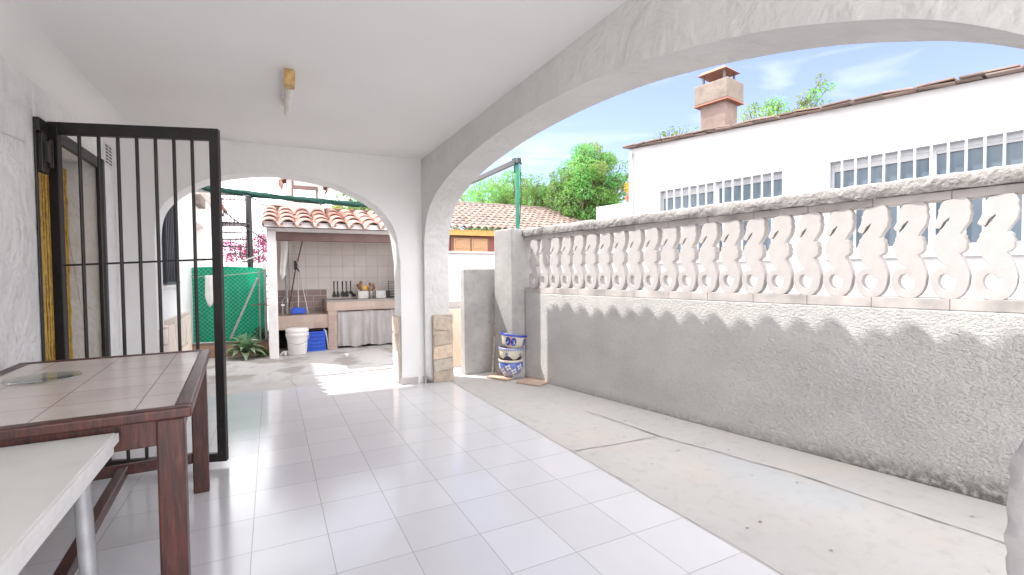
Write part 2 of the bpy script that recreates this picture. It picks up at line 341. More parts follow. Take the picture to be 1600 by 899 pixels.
def tag(o, label=None, cat=None, group=None, kind=None):
    for k, v in (('label', label), ('category', cat), ('group', group), ('kind', kind)):
        if v: o[k] = v
    return o
def thing(name, loc, label, cat, group=None, rz=0.):
    o = bpy.data.objects.new(name, None); COL.objects.link(o); o.location = loc; o.rotation_euler = (0, 0, rz); o.empty_display_size = .2
    return tag(o, label, cat, group)
def jitter(a): return random.uniform(-a, a)
def tone(lo, hi, warm=.0):
    k = random.uniform(lo, hi); return (min(1.6, k*(1+warm)), k, k*(1-warm))
def catmull(pts, n=6):
    out = []
    for i in range(len(pts)-1):
        p = [pts[max(0, i-1)], pts[i], pts[i+1], pts[min(len(pts)-1, i+2)]]
        for k in range(n):
            u = k/n
            out.append(tuple(.5*(2*p[1][j] + (p[2][j]-p[0][j])*u + (2*p[0][j]-5*p[1][j]+4*p[2][j]-p[3][j])*u*u + (3*p[1][j]-p[0][j]-3*p[2][j]+p[3][j])*u**3) for j in range(len(pts[0]))))
    out.append(tuple(pts[-1])); return out

def tile_field(mb, o, ua, us, w_, l_, cols, rows, r, edge=.016, seg=8, var=.18):
    """barrel roof tiles: ua = direction along the eave, us = direction up the slope; every course overlaps the one below"""
    o, ua, us = Vector(o), Vector(ua).normalized(), Vector(us).normalized(); nn = ua.cross(us).normalized()
    if nn.z < 0: nn = -nn
    for rr in range(rows):
        for cc in range(cols):
            mb.tint = tone(1-var, 1+var, random.uniform(0, .06))
            dx = jitter(.008); lift = .024 + jitter(.004)
            base = o + ua*(cc*w_ + dx) + us*(rr*l_ + jitter(.012))
            rings = []
            for s_, h_ in ((0, lift+r), (l_*1.08, r*.92)):
                ring = []
                for thick in (0, edge):
                    ln = []
                    for j in range(seg+1):
                        a = pi*j/seg; rad = (w_*.43) - thick*.8
                        ln.append(base + us*s_ + ua*(w_/2 - rad*cos(a)) + nn*((h_ - thick)*sin(a)**.8 + (lift if s_ == 0 else 0)*.2))
                    ring.append(ln)
                rings.append(ring)
            k = len(mb.v)
            for ring in rings:
                for ln in ring: mb.v += ln
            n = seg+1; idx = lambda a, b, j: k + (a*2+b)*n + j
            for j in range(seg):
                mb.face((idx(0, 0, j), idx(0, 0, j+1), idx(1, 0, j+1), idx(1, 0, j)))
                mb.face((idx(0, 1, j), idx(0, 1, j+1), idx(1, 1, j+1), idx(1, 1, j)))
                mb.face((idx(0, 0, j), idx(0, 0, j+1), idx(0, 1, j+1), idx(0, 1, j)))
            # channel tile between this barrel and the next
            mb.tint = tuple(x*.92 for x in tone(1-var, 1, .04))
            k = len(mb.v); b2 = base + ua*(w_*.72)
            for s_, h_ in ((-.03, .012), (l_*1.05, .0)):
                for j in range(5):
                    a = -1 + j/2
                    mb.v.append(b2 + us*s_ + ua*(w_*.28 + a*w_*.24) + nn*(h_ + .028*a*a))
            for j in range(4): mb.face((k+j, k+j+1, k+6+j, k+5+j))
    mb.tint = (1, 1, 1)

def leaf(mb, p, d, n, l_, w_):
    """one leaf: a folded diamond of two faces"""
    s = d.cross(n).normalized(); k = len(mb.v)
    mb.v += [p, p + d*l_*.5 + s*w_*.5 - n*w_*.12, p + d*l_, p + d*l_*.5 - s*w_*.5 - n*w_*.12]
    mb.face((k, k+1, k+2, k+3))
def rvec():
    while True:
        v = Vector((jitter(1), jitter(1), jitter(1)))
        if .05 < v.length < 1: return v
def crown(mb, clumps, per, size, lo=.65, hi=1.5, yellow=.15, droop=.2):
    for c_, rad in clumps:
        base = tone(lo, hi); yk = 1 + random.uniform(-.1, yellow)*2
        for _ in range(int(per)):
            v = rvec(); v = v.normalized()*(v.length**.6)
            p = Vector(c_) + Vector((v.x*rad[0], v.y*rad[1], v.z*rad[2]))
            d = (v.normalized()*.7 + rvec() + Vector((0, 0, -droop))).normalized()
            n = rvec().normalized(); k = random.uniform(.8, 1.2)
            mb.tint = (base[0]*k*yk, base[1]*k, base[2]*k*.9)
            s_ = size*random.uniform(.6, 1.3); leaf(mb, p, d, n, s_, s_*.42)
    mb.tint = (1, 1, 1)
def tree(name, label, base, clumps, per, size, trunk=.12, group=None, yellow=.15, lo=.65, hi=1.5, cat='tree', m='leaf'):
    t_ = thing(name, base, label, cat, group); b = Vector(base)
    zs = min(c_[2]-r_[2]*.3 for c_, r_ in clumps); fork = b + Vector((jitter(.15), jitter(.15), max(.3, (zs-b.z)*.8)))
    tm = MB(); tm.tube([b, b.lerp(fork, .5)+Vector((jitter(.06), jitter(.06), 0)), fork], [trunk, trunk*.8, trunk*.65], 8)
    for c_, r_ in clumps:
        c_ = Vector(c_); mid = fork.lerp(c_, .5) + Vector((jitter(.15), jitter(.15), .1))
        tm.tube([fork - Vector((0, 0, .1)), mid, c_, c_ + Vector((jitter(.3)*r_[0], jitter(.3)*r_[1], r_[2]*.6))], [trunk*.5, trunk*.3, trunk*.14, trunk*.05], 5)
    tm.build('trunk', 'bark', t_, smooth=60)
    lm = MB(); crown(lm, clumps, per, size, lo, hi, yellow); lm.build('crown', m, t_, merge=False)
    return t_
def blob(c_, r_, n, rad, seed=1):
    """n clump centres spread through an ellipsoid"""
    rnd = random.Random(seed); out = []
    while len(out) < n:
        v = Vector((rnd.uniform(-1, 1), rnd.uniform(-1, 1), rnd.uniform(-1, 1)))
        if v.length > 1 or v.length < .35: continue
        k = rnd.uniform(.6, 1.25)
        out.append(((c_[0]+v.x*r_[0], c_[1]+v.y*r_[1], c_[2]+v.z*r_[2]), (rad*k, rad*k, rad*k*.8)))
    return out

# ------------------------------------------------------------------ ground
WY = .17960427; NW = Vector((cos(WY), sin(WY), 0)); DW = Vector((-sin(WY), cos(WY), 0)); WD = 3.4164   # boundary wall frame
def wp(perp, t_, z): v = NW*(WD+perp) + DW*t_; return Vector((v.x, v.y, z))

g = MB(); g.quad((-150, -150, 0), (150, -150, 0), (150, 150, 0), (-150, 150, 0))
tag(g.build('ground', 'concrete'), kind='structure')
def crack(mb, pts, w_):
    L = []
    for i, (a, b) in enumerate(zip(pts[:-1], pts[1:])):
        n = max(4, int((Vector(b)-Vector(a)).length/.04))
        for k in range(n + (i == len(pts)-2)):
            p = Vector(a).lerp(Vector(b), k/n); q = p*4; L.append(p + Vector((mn.noise(q)*.012, mn.noise(q+Vector((5, 5, 5)))*.012, 0)))
    for p, q in zip(L[:-1], L[1:]):
        s_ = Vector((-(q-p).y, (q-p).x, 0)).normalized()
        a, b = w_*(.35+abs(mn.noise(p*9))*1.6), w_*(.35+abs(mn.noise(q*9))*1.6)
        mb.quad(p-s_*a, p+s_*a, q+s_*b, q-s_*b)
ck = MB()
crack(ck, [(1.80, 2.645, .004), (2.511, 2.60, .004)], .0055)
crack(ck, [(2.42, 3.35, .004), (2.511, 2.602, .004), (2.74, 1.743, .004), (2.835, .863, .004), (2.95, -.2, .004)], .0058)
crack(ck, [(.18, 6.0, .004), (.22, 5.62, .004)], .006)
crack(ck, [(1.772, 5.3, .0085), (1.772, 3.0, .0085), (1.772, 1.0, .0085), (1.772, -1, .0085)], .004)
for k in range(46):                                           # small chips and pits in the concrete
    x_, y_ = random.uniform(1.85, 3.1), random.uniform(.2, 4.0)
    if (Vector((x_, y_, 0)).dot(NW)) > WD-.08: continue
    r_ = random.uniform(.003, .011); n = 6
    ck.quad(*[(x_ + cos(2*pi*j/n)*r_*random.uniform(.5, 1.3), y_ + sin(2*pi*j/n)*r_*random.uniform(.5, 1.3), .004) for j in range(n)])
tag(ck.build('concrete_cracks', 'crack', merge=False), kind='structure')
tf = MB(); tf.box((-1.16, -3.2, -.05), (1.765, 5.44, .006)); tf.quad((-1.16, 5.44, .006), (1.2, 5.44, .006), (1.2, 5.50, .006), (-1.16, 5.60, .006))
tag(tf.build('tiled_floor', 'tile_floor'), kind='structure')

# ------------------------------------------------------------------ the porch and the house behind it
house = thing('porch_house', (0, 5.3, 0), 'white plastered porch with two low arches and the rough house wall on its left', 'porch')
XW, ZC = -1.16, 2.46
cm = MB(); cm.box((XW-.02, -1.0, ZC), (1.52, 5.17, ZC+.06))
n = 8; R = .16                                                # rounded cove along the house wall
sec = [(XW, ZC-R)] + [(XW+R-R*cos(pi/2*k/n), ZC-R+R*sin(pi/2*k/n)) for k in range(1, n)] + [(XW+R, ZC+.002), (XW-.01, ZC+.002), (XW-.01, ZC-R)]
cm.prism(sec, (0, -1.0, 0), (1, 0, 0), (0, 0, 1), (0, 6.16, 0))
cm.build('ceiling', 'ceiling', house, smooth=35)
lw = MB(); DY0, DY1, DZ = 3.60, 4.66, 2.06
for a, b in (((XW-.30, -1.0, 0), (XW, DY0, 2.6)), ((XW-.30, DY1, 0), (XW, 5.46, 2.6)), ((XW-.30, DY0, DZ), (XW, DY1, 2.6))): lw.box(a, b)
lw.build('house_wall', 'trowel', house, bevel=.012)
rv = MB(); rv.box((-1.9, DY0-.3, 0), (-1.86, DY1+.3, 2.4)); rv.box((-1.86, DY0-.3, 2.3), (XW-.31, DY1+.3, 2.34)); rv.box((-1.86, DY0-.34, 0), (XW-.31, DY0-.3, 2.3)); rv.box((-1.86, DY1+.3, 0), (XW-.31, DY1+.34, 2.3))
rv.build('inner_hall', 'plaster', house)
ds = MB(); ds.box((XW-.29, DY0+.002, .006), (XW+.02, DY1-.002, .03)); ds.build('doorstep', 'slab', house)

def arch_wall(mb, curve, u0, u1, top, mk, thick):
    """wall with an arched opening: curve = list of (u, z) from one foot to the other; mk(u, z, depth) -> point"""
    C_ = curve
    for d in (0, thick):
        def q(*p): mb.quad(*[mk(a, b, d) for a, b in p])
        for a, b in zip(C_[:-1], C_[1:]):
            if abs(a[0]-b[0]) > 1e-6: q(a, b, (b[0], top), (a[0], top))
        lo_, hi_ = (C_[0], C_[-1])
        def pier(ue, seg):
            for a, b in zip(seg[:-1], seg[1:]): q((ue, a[1]), (a[0], a[1]), (b[0], b[1]), (ue, b[1]))
        q((u0, 0), (lo_[0], 0), (lo_[0], top), (u0, top)); q((u1, 0), (hi_[0], 0), (hi_[0], top), (u1, top))
    for a, b in zip(C_[:-1], C_[1:]): mb.quad(mk(a[0], a[1], 0), mk(b[0], b[1], 0), mk(b[0], b[1], thick), mk(a[0], a[1], thick))
    for ue in (u0, u1): mb.quad(mk(ue, 0, 0), mk(ue, top, 0), mk(ue, top, thick), mk(ue, 0, thick))
def monotone(curve, rising=True):
    """make the first coordinate run one way so that the wall strips never overlap"""
    out = [curve[0]]
    for p in curve[1:]:
        u = max(p[0], out[-1][0]) if rising else min(p[0], out[-1][0]); out.append((u, p[1]))
    return out
fc = [(-.90, 0), (-.90, 1.3), (-.90, 1.55), (-.885, 1.70), (-.845, 1.815), (-.765, 1.915), (-.61, 2.03), (-.39, 2.13), (-.03, 2.197), (.28, 2.185), (.57, 2.135), (.845, 2.03), (1.02, 1.92), (1.14, 1.79), (1.21, 1.64), (1.245, 1.4), (1.255, 1.2), (1.255, 0)]
aw = MB(); arch_wall(aw, monotone(catmull(fc, 5)), XW-.02, 1.52, 2.6, lambda u, z, d: (u, 5.15+d, z), .30)
aw.build('arch_wall', 'plaster', house, smooth=35, bevel=.014)
rc = [(.30, 0), (.30, 1.30), (.31, 1.47), (.335, 1.58), (.385, 1.66), (.47, 1.738), (.62, 1.835), (.8, 1.915), (1.04, 2.0), (1.35, 2.08), (1.7, 2.148), (2.0, 2.19), (2.4, 2.222), (2.8, 2.232), (3.2, 2.227), (3.6, 2.203), (4.0, 2.16), (4.4, 2.085), (4.72, 1.985), (4.88, 1.89), (5.0, 1.74), (5.06, 1.55), (5.08, 1.30), (5.08, 0)]
aw = MB(); arch_wall(aw, monotone(catmull(rc, 5)), -.12, 5.448, 2.6, lambda u, z, d: (1.50+d, u, z), .28)
aw.build('arch_wall', 'stucco', house, smooth=35, bevel=.014)
ft = MB(); ft.box((1.235, 5.135, .006), (1.43, 5.15, .075)); ft.box((1.485, 5.06, .006), (1.50, 5.135, .075)); ft.build('skirting', 'cast', house, bevel=.004)
def stones(name, m, o, ux, dv, w_, h_, cols, rows, parent, lo=.8, hi=1.2, round_top=True):
    """irregular field stones set on a wall face: o corner, ux along the wall, dv outwards"""
    mb = MB(); o, ux, dv = Vector(o), Vector(ux), Vector(dv); z = 0
    hs = [random.uniform(.75, 1.3) for _ in range(rows)]; k = h_/sum(hs); hs = [a*k for a in hs]
    for i, hh in enumerate(hs):
        ws = [random.uniform(.7, 1.3) for _ in range(cols)]; kk = w_/sum(ws); x_ = 0
        for j, ww in enumerate(ws):
            ww *= kk; mb.tint = tone(lo, hi, random.uniform(0, .10))
            g_ = .005; n = 18; pl_ = []; skw, skv = jitter(.16), jitter(.10)
            for a in range(n):
                an = 2*pi*a/n + .2; cx_, sy_ = cos(an), sin(an)
                e = .22                                                   # squarish outline
                px_ = (abs(cx_)**e)*(1 if cx_ > 0 else -1); py_ = (abs(sy_)**e)*(1 if sy_ > 0 else -1)
                jt = .09 if 0 < j < cols-1 else .06
                pl_.append((x_+ww/2 + px_*(ww/2-g_)*(1+jitter(jt)), z+hh/2 + (py_*(hh/2-g_)*(1+jitter(.07)) + px_*ww/2*skw)*(1 if i < rows-1 or py_ < 0 else .7)))
            pl_ = [(min(max(a, -.012), w_+.012), max(b, .0)) for a, b in pl_]
            d = dv*random.uniform(.85, 1.15)
            mb.prism(pl_, o, ux, (0, 0, 1), d)
            x_ += ww
        z += hh
    mb.tint = (.82, .80, .77); mb.prism([(0, 0), (w_, 0), (w_, h_*.98), (0, h_*.98)], o, ux, (0, 0, 1), dv*.72)
    return mb.build(name, m, parent, smooth=40, bevel=.014, merge=False)
stones('stone_cladding', 'stone', (1.575, 5.08, .006), (1, 0, 0), (0, -.045, 0), .225, .76, 1, 5, house, .8, 1.25)
stones('stone_cladding', 'stone', (1.785, 5.06, .006), (0, 1, 0), (.03, 0, 0), .36, .76, 2, 5, house)
stones('stone_cladding', 'palestone', (1.255, 5.46, .006), (0, -1, 0), (-.035, 0, 0), .28, .76, 1, 4, house)
stones('stone_cladding', 'palestone', (-.90, 5.19, .006), (0, 1, 0), (.035, 0, 0), .26, .74, 1, 4, house)
# the near pier carries a lumpy cement-and-stone facing
pf = MB(); 
lv = [i*.82/60 for i in range(61)]; k = 0
grid = []
for i, z in enumerate(lv):
    row = []
    tt = max(0, (z-.74)/.08); back = .025*tt*tt + .006*abs(mn.noise(Vector((2, 5, z*17))))
    for j in range(15):
        x_ = 1.475 + .34*j/14; e = max(0, 1-abs(j-7)/7); q = Vector((x_, .4, z))
        row.append((x_ + mn.noise(q*14)*.008, .452 - back + mn.noise(q*9)*.005 + mn.noise(q*30)*.007 + mn.noise(q*75)*.004 - (0 if 0 < j < 14 else .03), z))
    grid.append(row)
for a, b in zip(grid[:-1], grid[1:]):
    for j in range(14): pf.quad(a[j], a[j+1], b[j+1], b[j])
for e in (0, 14):
    for a, b in zip(grid[:-1], grid[1:]): pf.quad(a[e], b[e], (a[e][0], .28, b[e][2]), (a[e][0], .28, a[e][2]))
for j in range(14): pf.quad(grid[-1][j], grid[-1][j+1], (grid[-1][j+1][0], .298, .86), (grid[-1][j][0], .298, .86))
pf.build('stone_cladding', 'pier_cement', house, smooth=50)

# roof over the porch; its far corner and eave run parallel to the boundary wall
RZ = 2.62
e0 = NW*(WD-.765) ; pa = e0 + DW*5.10; pb = e0 + DW*(-2.3)
roofpoly = [(-1.5, pb.y), (pb.x, pb.y), (pa.x, pa.y), (1.30, 5.52), (.75, 5.62), (.43, 6.50), (-1.5, 6.55)]
rf = MB(); rf.prism(roofpoly, (0, 0, RZ-.02), (1, 0, 0), (0, 1, 0), (0, 0, .08)); roof_o = rf.build('roof', 'white_wall', house)
rt_ = MB(); tile_field(rt_, Vector((pb.x, pb.y, RZ+.05)) , DW, (-NW*.96 + Vector((0, 0, .28))), .20, .38, 37, 1, .075)
rt_.build('eave_tiles', 'terracotta', house, smooth=50, merge=False); rt_ = MB(); tile_field(rt_, Vector((-.90, 6.56, RZ-.01)), (0, 1, 0), (-1, 0, .25), .2, .36, 12, 1, .10)
rt_.build('eave_tiles', 'terracotta', house, smooth=50, merge=False)

# house wall running on beyond the far arch
ew = MB(); ew.box((-1.6, 5.47, 0), (-1.05, 9.0, RZ-.03)); ew.build('house_wall', 'white_wall', house, bevel=.01)
stones('stone_cladding', 'palestone', (-1.05, 5.75, 0), (0, 1, 0), (.06, 0, 0), 2.1, .74, 6, 2, house, .9, 1.15)
gw = MB(); y0, y1 = 6.33, 7.12; cy = (y0+y1)/2
op = [(y0, 1.14), (y1, 1.14), (y1, 1.86)] + [(cy+(y1-cy)*cos(a), 1.86+.36*sin(a)) for a in [pi*k/10 for k in range(1, 10)]] + [(y0, 1.86)]
gw.prism(op, (-1.05, 0, 0), (0, 1, 0), (0, 0, 1), (.012, 0, 0)); gwo = gw.build('window', 'darkpane', house)
def arch_z(y): u = (y-cy)/(y1-cy); return 1.86 + .36*sqrt(max(0, 1-u*u))
for k in range(8):
    y = y0 + (y1-y0)*(k+.5)/8; bm_ = MB(); bm_.bar((-1.015, y, 1.12), (-1.015, y, arch_z(y)-.01), .022, .022, (0, 1, 0))
    bm_.build('grille_bar', 'grille', gwo, local=False, loc=house.location)
fr = MB(); fr.tube([(-1.015, a, b) for a, b in op[1:]] , .012, 6); fr.bar((-1.015, y0-.02, 1.135), (-1.015, y1+.02, 1.135), .025, .025); fr.build('grille_frame', 'grille', gwo, loc=house.location)
sl_ = MB(); sl_.box((-1.05, y0-.05, 1.075), (-1.0, y1+.05, 1.11)); sl_.build('sill', 'trim', gwo, loc=house.location)
# air vent high on the house wall and a thin cable on the plaster
vm = MB(); vm.box((XW, 4.835, 2.10), (XW+.012, 5.03, 2.28)); v_ = vm.build('wall_vent', 'trim', house, bevel=.003)
vs_ = MB()
for i in range(2):
    for j in range(6): vs_.box((XW+.0125, 4.855+i*.09, 2.118+j*.026), (XW+.014, 4.922+i*.09, 2.13+j*.026))
vs_.build('vent_slot', 'ventslot', v_, loc=house.location)
cb = MB(); cb.tube([(XW+.006, 2.5, 1.70), (XW+.006, 3.0, 1.87), (XW+.006, 3.2, 1.915), (XW+.006, 3.45, 1.93)], .005, 6); cb.build('cable', 'trim', house, smooth=60)

# lower wing with a recessed doorway and a tiled eave beyond the fence
wing = thing('house_wing', (-1.6, 11.5, 0), 'far white house wing with a recessed doorway and a short orange tiled eave', 'house')
wm = MB(); wm.box((-3.5, 9.02, 0), (-1.12, 9.75, 2.72)); wm.box((-3.5, 10.95, 0), (-1.12, 14.2, 2.72)); wm.box((-3.5, 9.75, 2.15), (-1.12, 10.95, 2.72)); wm.box((-3.5, 9.75, 0), (-1.42, 10.95, 2.15))
wm.build('wall', 'housepaint', wing, bevel=.01)
dm = MB(); dm.box((-1.42, 10.0, .0), (-1.40, 10.8, 2.05)); dm.build('door', 'cast', wing)
wr = MB(); tile_field(wr, (-.98, 10.2, 2.80), (0, 1, 0), (-1, 0, .28), .21, .36, 19, 2, .075); wr.build('roof', 'terracotta', wing, smooth=50, merge=False)
ws_ = MB(); ws_.box((-1.35, 9.4, 2.73), (-1.0, 14.1, 2.80)); ws_.build('cornice', 'housepaint', wing)
yk = MB(); yk.box((-1.12, 9.5, 2.42), (-1.02, 10.2, 2.58)); yk.build('bracket', 'yflower' if False else 'beigecap', wing)

# ------------------------------------------------------------------ security gate, bead curtain, ceiling lamp
gate = thing('security_gate', (-1.10, 3.62, 0), 'black iron barred gate standing open into the porch', 'gate')
gm = MB()
fy0, fy1, fz = 3.575, 4.685, 2.10
gm.box((XW+.002, fy0, .03), (XW+.012, fy0+.024, fz-.076)); gm.box((XW+.003, fy0+.028, 1.80), (XW+.030, 3.70, fz-.076)); gm.box((XW+.002, fy1-.055, .03), (XW+.045, fy1, fz)); gm.box((XW+.002, fy0, fz-.075), (XW+.030, fy1-.055, fz))
gm.build('fixed_frame', 'iron', gate, bevel=.004)
A_, B_ = Vector((-1.117, 3.735, 0)), Vector((-.293, 3.497, 0)); gd = (B_-A_).normalized(); z0, z1 = .035, 2.115
lf = MB(); w_ = .052
lf.bar(A_+Vector((0, 0, z0)), A_+Vector((0, 0, z1)), .038, w_, gd); lf.bar(B_+Vector((0, 0, z0)), B_+Vector((0, 0, z1)), .038, w_, gd)
for z in (z0+w_/2, z1-.036): lf.bar(A_+gd*w_/2+Vector((0, 0, z)), B_-gd*w_/2+Vector((0, 0, z)), .036, w_ if z < 1 else .072)
lf.build('leaf_frame', 'iron', gate, bevel=.003)
gl = (B_-A_).length
for k in range(7):
    p = A_ + gd*(w_/2 + (gl-w_)*(k+1)/8); b_ = MB(); b_.tube([p+Vector((0, 0, z0+.04)), p+Vector((0, 0, z1-.05))], .0095, 8); b_.build('bar', 'iron', gate, smooth=50)
b_ = MB(); b_.tube([A_+Vector((0, 0, 1.275))-gd.cross(Vector((0, 0, 1)))*.0, B_+Vector((0, 0, 1.31))], .006, 6); b_.build('cross_rod', 'iron', gate, smooth=50)
for z in (1.84, .5):
    b_ = MB(); b_.tube([(-1.122, 3.69, z), (-1.122, 3.69, z+.16)], .013, 8); b_.box((-1.135, 3.63, z+.02), (-1.115, 3.71, z+.14)); b_.build('hinge', 'iron', gate, smooth=50)
cu = MB(); ny = 60
for k in range(ny):                                            # strands of beads
    y = 3.66 + .992*k/(ny-1); x_ = -1.345 + .012*sin(k*1.9) + jitter(.004)
    pts = [(x_+jitter(.003), y+jitter(.003), 2.0 - 1.94*i/24) for i in range(25)]
    cu.tube(pts, [.0085+.003*(i % 2) for i in range(25)], 5)
curt = cu.build('bead_curtain', 'gold', None, loc=(-1.345, 4.13, 2.0), smooth=60)
tag(curt, 'golden bead curtain hanging inside the barred doorway', 'curtain')

lamp = thing('ceiling_lamp', (.13, 3.45, ZC), 'slim old strip lamp with a yellowed end under the porch ceiling', 'lamp')
q = MB(); q.box((.095, 3.24, ZC-.05), (.15, 3.80, ZC-.002)); q.build('housing', 'lampwhite', lamp, bevel=.006)
q = MB(); q.tube([(.132, 3.30, ZC-.07), (.132, 3.90, ZC-.07)], .021, 12); q.build('tube', 'lampwhite', lamp, smooth=50)
q = MB(); q.box((.098, 3.225, ZC-.092), (.160, 3.325, ZC-.003)); q.build('end_cap', 'brass', lamp, bevel=.006)

# ------------------------------------------------------------------ tables
TR = radians(3.3); TC = Vector((-.668, 2.475, 0))
tb = thing('dining_table', TC, 'dark red wooden table with beige tiled top beside the gate', 'table', rz=TR)
W2, L2, TZ = .395, .70, .79
q = MB(); q.box((-W2+.048, -L2+.048, TZ-.02), (W2-.048, L2-.048, TZ-.004)); q.build('tiled_top', 'tabletile', tb, local=True)
e = .05
for a, b, mm in (((-W2, -L2, TZ-.034), (W2, -L2+e, TZ), 'wood2'), ((-W2, L2-e, TZ-.034), (W2, L2, TZ), 'wood2'), ((-W2, -L2+e, TZ-.034), (-W2+e, L2-e, TZ), 'wood'), ((W2-e, -L2+e, TZ-.034), (W2, L2-e, TZ), 'wood')):
    q = MB(); q.box(a, b); q.build('edge_frame', mm, tb, local=True, bevel=.007, segs=3)
for y in (-L2+.035, L2-.06): q = MB(); q.box((-W2+.09, y, TZ-.12), (W2-.09, y+.025, TZ-.036)); q.build('apron', 'wood2', tb, local=True, bevel=.003)
for x_ in (-W2+.035, W2-.06): q = MB(); q.box((x_, -L2+.09, TZ-.12), (x_+.025, L2-.09, TZ-.036)); q.build('apron', 'wood', tb, local=True, bevel=.003)
for sx in (-1, 1):
    for sy in (-1, 1):
        q = MB(); cx_, cy_ = sx*(W2-.058), sy*(L2-.058); q.box((cx_-.037, cy_-.037, .006), (cx_+.037, cy_+.037, TZ-.036)); q.build('leg', 'wood2', tb, local=True, bevel=.006)
q = MB()
for sy in (-1, 1): q.box((-W2+.096, sy*(L2-.058)-.018, .17), (W2-.096, sy*(L2-.058)+.018, .225))
q.box((-.022, -L2+.08, .175), (.022, L2-.08, .22)); q.build('stretcher', 'wood', tb, local=True, bevel=.004)
pl_ = MB(); pl_.lathe([(0, 0), (.112, 0), (.118, .002), (.119, .006), (.112, .0055), (.08, .004), (0, .004)], n=40)
po = pl_.build('glass_plate', 'glass_plate', None, loc=(0, 0, 0), smooth=50); po.location = (-.845, 2.62, TZ-.003)
tag(po, 'round pale glass plate lying on the tiled wooden table', 'plate')

wt = thing('folding_table', (-.80, 1.425, 0), 'plain white table with grey tube legs pushed against the tiled table', 'table', rz=radians(1.5))
WZ = .738; x0, x1, y0_, y1_ = -.36, .385, -.62, .36
q = MB(); q.box((x0, y0_, WZ-.022), (x1, y1_, WZ)); q.build('tabletop', 'laminate', wt, local=True, bevel=.002)
q = MB(); q.box((x0-.006, y0_-.006, WZ-.03), (x1+.008, y1_+.006, WZ-.003)); q.box((x0+.0, y0_+.0, WZ-.062), (x1-.003, y1_-.004, WZ-.0305)); q.build('edge_band', 'trim', wt, local=True, bevel=.002)
for sx in (x0+.05, x1-.025):
    for sy in (y0_+.1, y1_-.22):
        q = MB(); q.tube([(sx, sy, WZ-.06), (sx+(.03 if sx > 0 else -.03), sy-.02, .006)], .0185, 12); q.build('leg', 'steel', wt, local=True, smooth=50)

# ------------------------------------------------------------------ boundary wall with seahorse balusters (local frame: x outwards, y along, z up)
TN, TF = -3.2, 4.27
bw = thing('boundary_wall', wp(0, 2, 0), 'grey rendered boundary wall topped with a row of white seahorse balusters', 'wall', rz=WY)
def LY(t_): return t_ - 2
q = MB(); q.box((0, LY(TN), 0), (.16, LY(TF), .978)); q.build('rendered_base', 'render', bw, local=True, bevel=.008)
q = MB(); q.box((.003, LY(TN), .979), (.13, LY(TF), 1.043)); q.build('base_rail', 'rail', bw, local=True, bevel=.004)
q = MB(); q.box((.006, LY(TN), 1.575), (.12, LY(TF), 1.622)); q.build('top_rail', 'rail', bw, local=True, bevel=.004)
q = MB(); sec = [(-.018, 0), (-.027, .03), (-.025, .072), (-.01, .088), (.06, .092), (.18, .088), (.205, .07), (.20, 0)]
q.sweep(sec, [((0, LY(TN) + (TF-TN)*i/300, 1.6225), (1, 0, 0)) for i in range(301)], .011, 16); q.build('coping', 'coping', bw, local=True, smooth=60)
q = MB(); sec = [(-.175, 0), (.165, 0), (.165, .35), (-.175, .35)]
q.prism(sec, (0, LY(4.28), 0), (1, 0, 0), (0, 1, 0), (0, 0, 1.712)); q.build('end_pillar', 'slab', bw, local=True, bevel=.015, segs=3)
def seahorse():
    P = [(150, 178), (176, 158), (235, 150), (318, 148), (336, 162), (352, 190), (346, 212), (358, 240), (349, 262), (346, 288), (330, 306), (308, 332), (280, 365),
         (308, 363), (322, 374), (320, 390), (335, 408), (328, 424), (332, 450), (316, 468), (298, 476), (284, 480), (306, 506), (326, 538), (344, 578), (353, 620), (347, 668), (330, 706), (300, 738), (262, 756),
         (200, 757), (155, 750), (118, 728), (93, 692), (79, 650), (84, 614), (106, 584), (146, 568), (196, 563), (170, 542), (140, 516), (117, 484), (103, 446), (96, 410), (112, 388), (113, 370), (136, 352), (150, 334),
         (188, 302), (215, 266), (207, 262), (168, 284), (148, 316), (134, 325), (112, 320), (96, 306), (108, 288), (124, 262), (134, 226), (130, 212), (142, 200)]
    H = [(190, 603), (214, 612), (232, 628), (268, 627), (270, 636), (266, 668), (250, 692), (224, 706), (186, 706), (156, 690), (138, 664), (136, 640), (148, 616), (168, 605)]
    cu = bpy.data.curves.new('seahorse', 'CURVE'); cu.dimensions = '2D'; cu.fill_mode = 'BOTH'; cu.extrude = .031; cu.bevel_depth = .0022; cu.bevel_resolution = 1; cu.offset = -.0012
    for pts in (P, H):
        s_ = cu.splines.new('POLY'); s_.points.add(len(pts)-1); s_.use_cyclic_u = True
        for p, (a, b) in zip(s_.points, pts): p.co = ((a-95)/305*.175, (757-b)/609*.537, 0, 1)
    o = bpy.data.objects.new('tmp', cu); COL.objects.link(o); bpy.context.view_layer.update()
    me = bpy.data.meshes.new_from_object(o.evaluated_get(bpy.context.evaluated_depsgraph_get())); bpy.data.objects.remove(o)
    me.materials.clear(); me.materials.append(M['cast']); return me
shm = seahorse()
S3 = Matrix(((0, 0, -1), (-1, 0, 0), (0, 1, 0)))               # curve x -> along the wall, y -> up, z -> towards the porch
k = 0; t0 = .5185 + .175*21
while t0 > TN + .3:
    if t0 < TF - .02:
        o = bpy.data.objects.new('seahorse_baluster', shm); COL.objects.link(o); o.parent = bw
        m4 = S3.to_4x4(); m4.translation = (.036, LY(t0), 1.040); o.matrix_basis = m4
    t0 -= .175

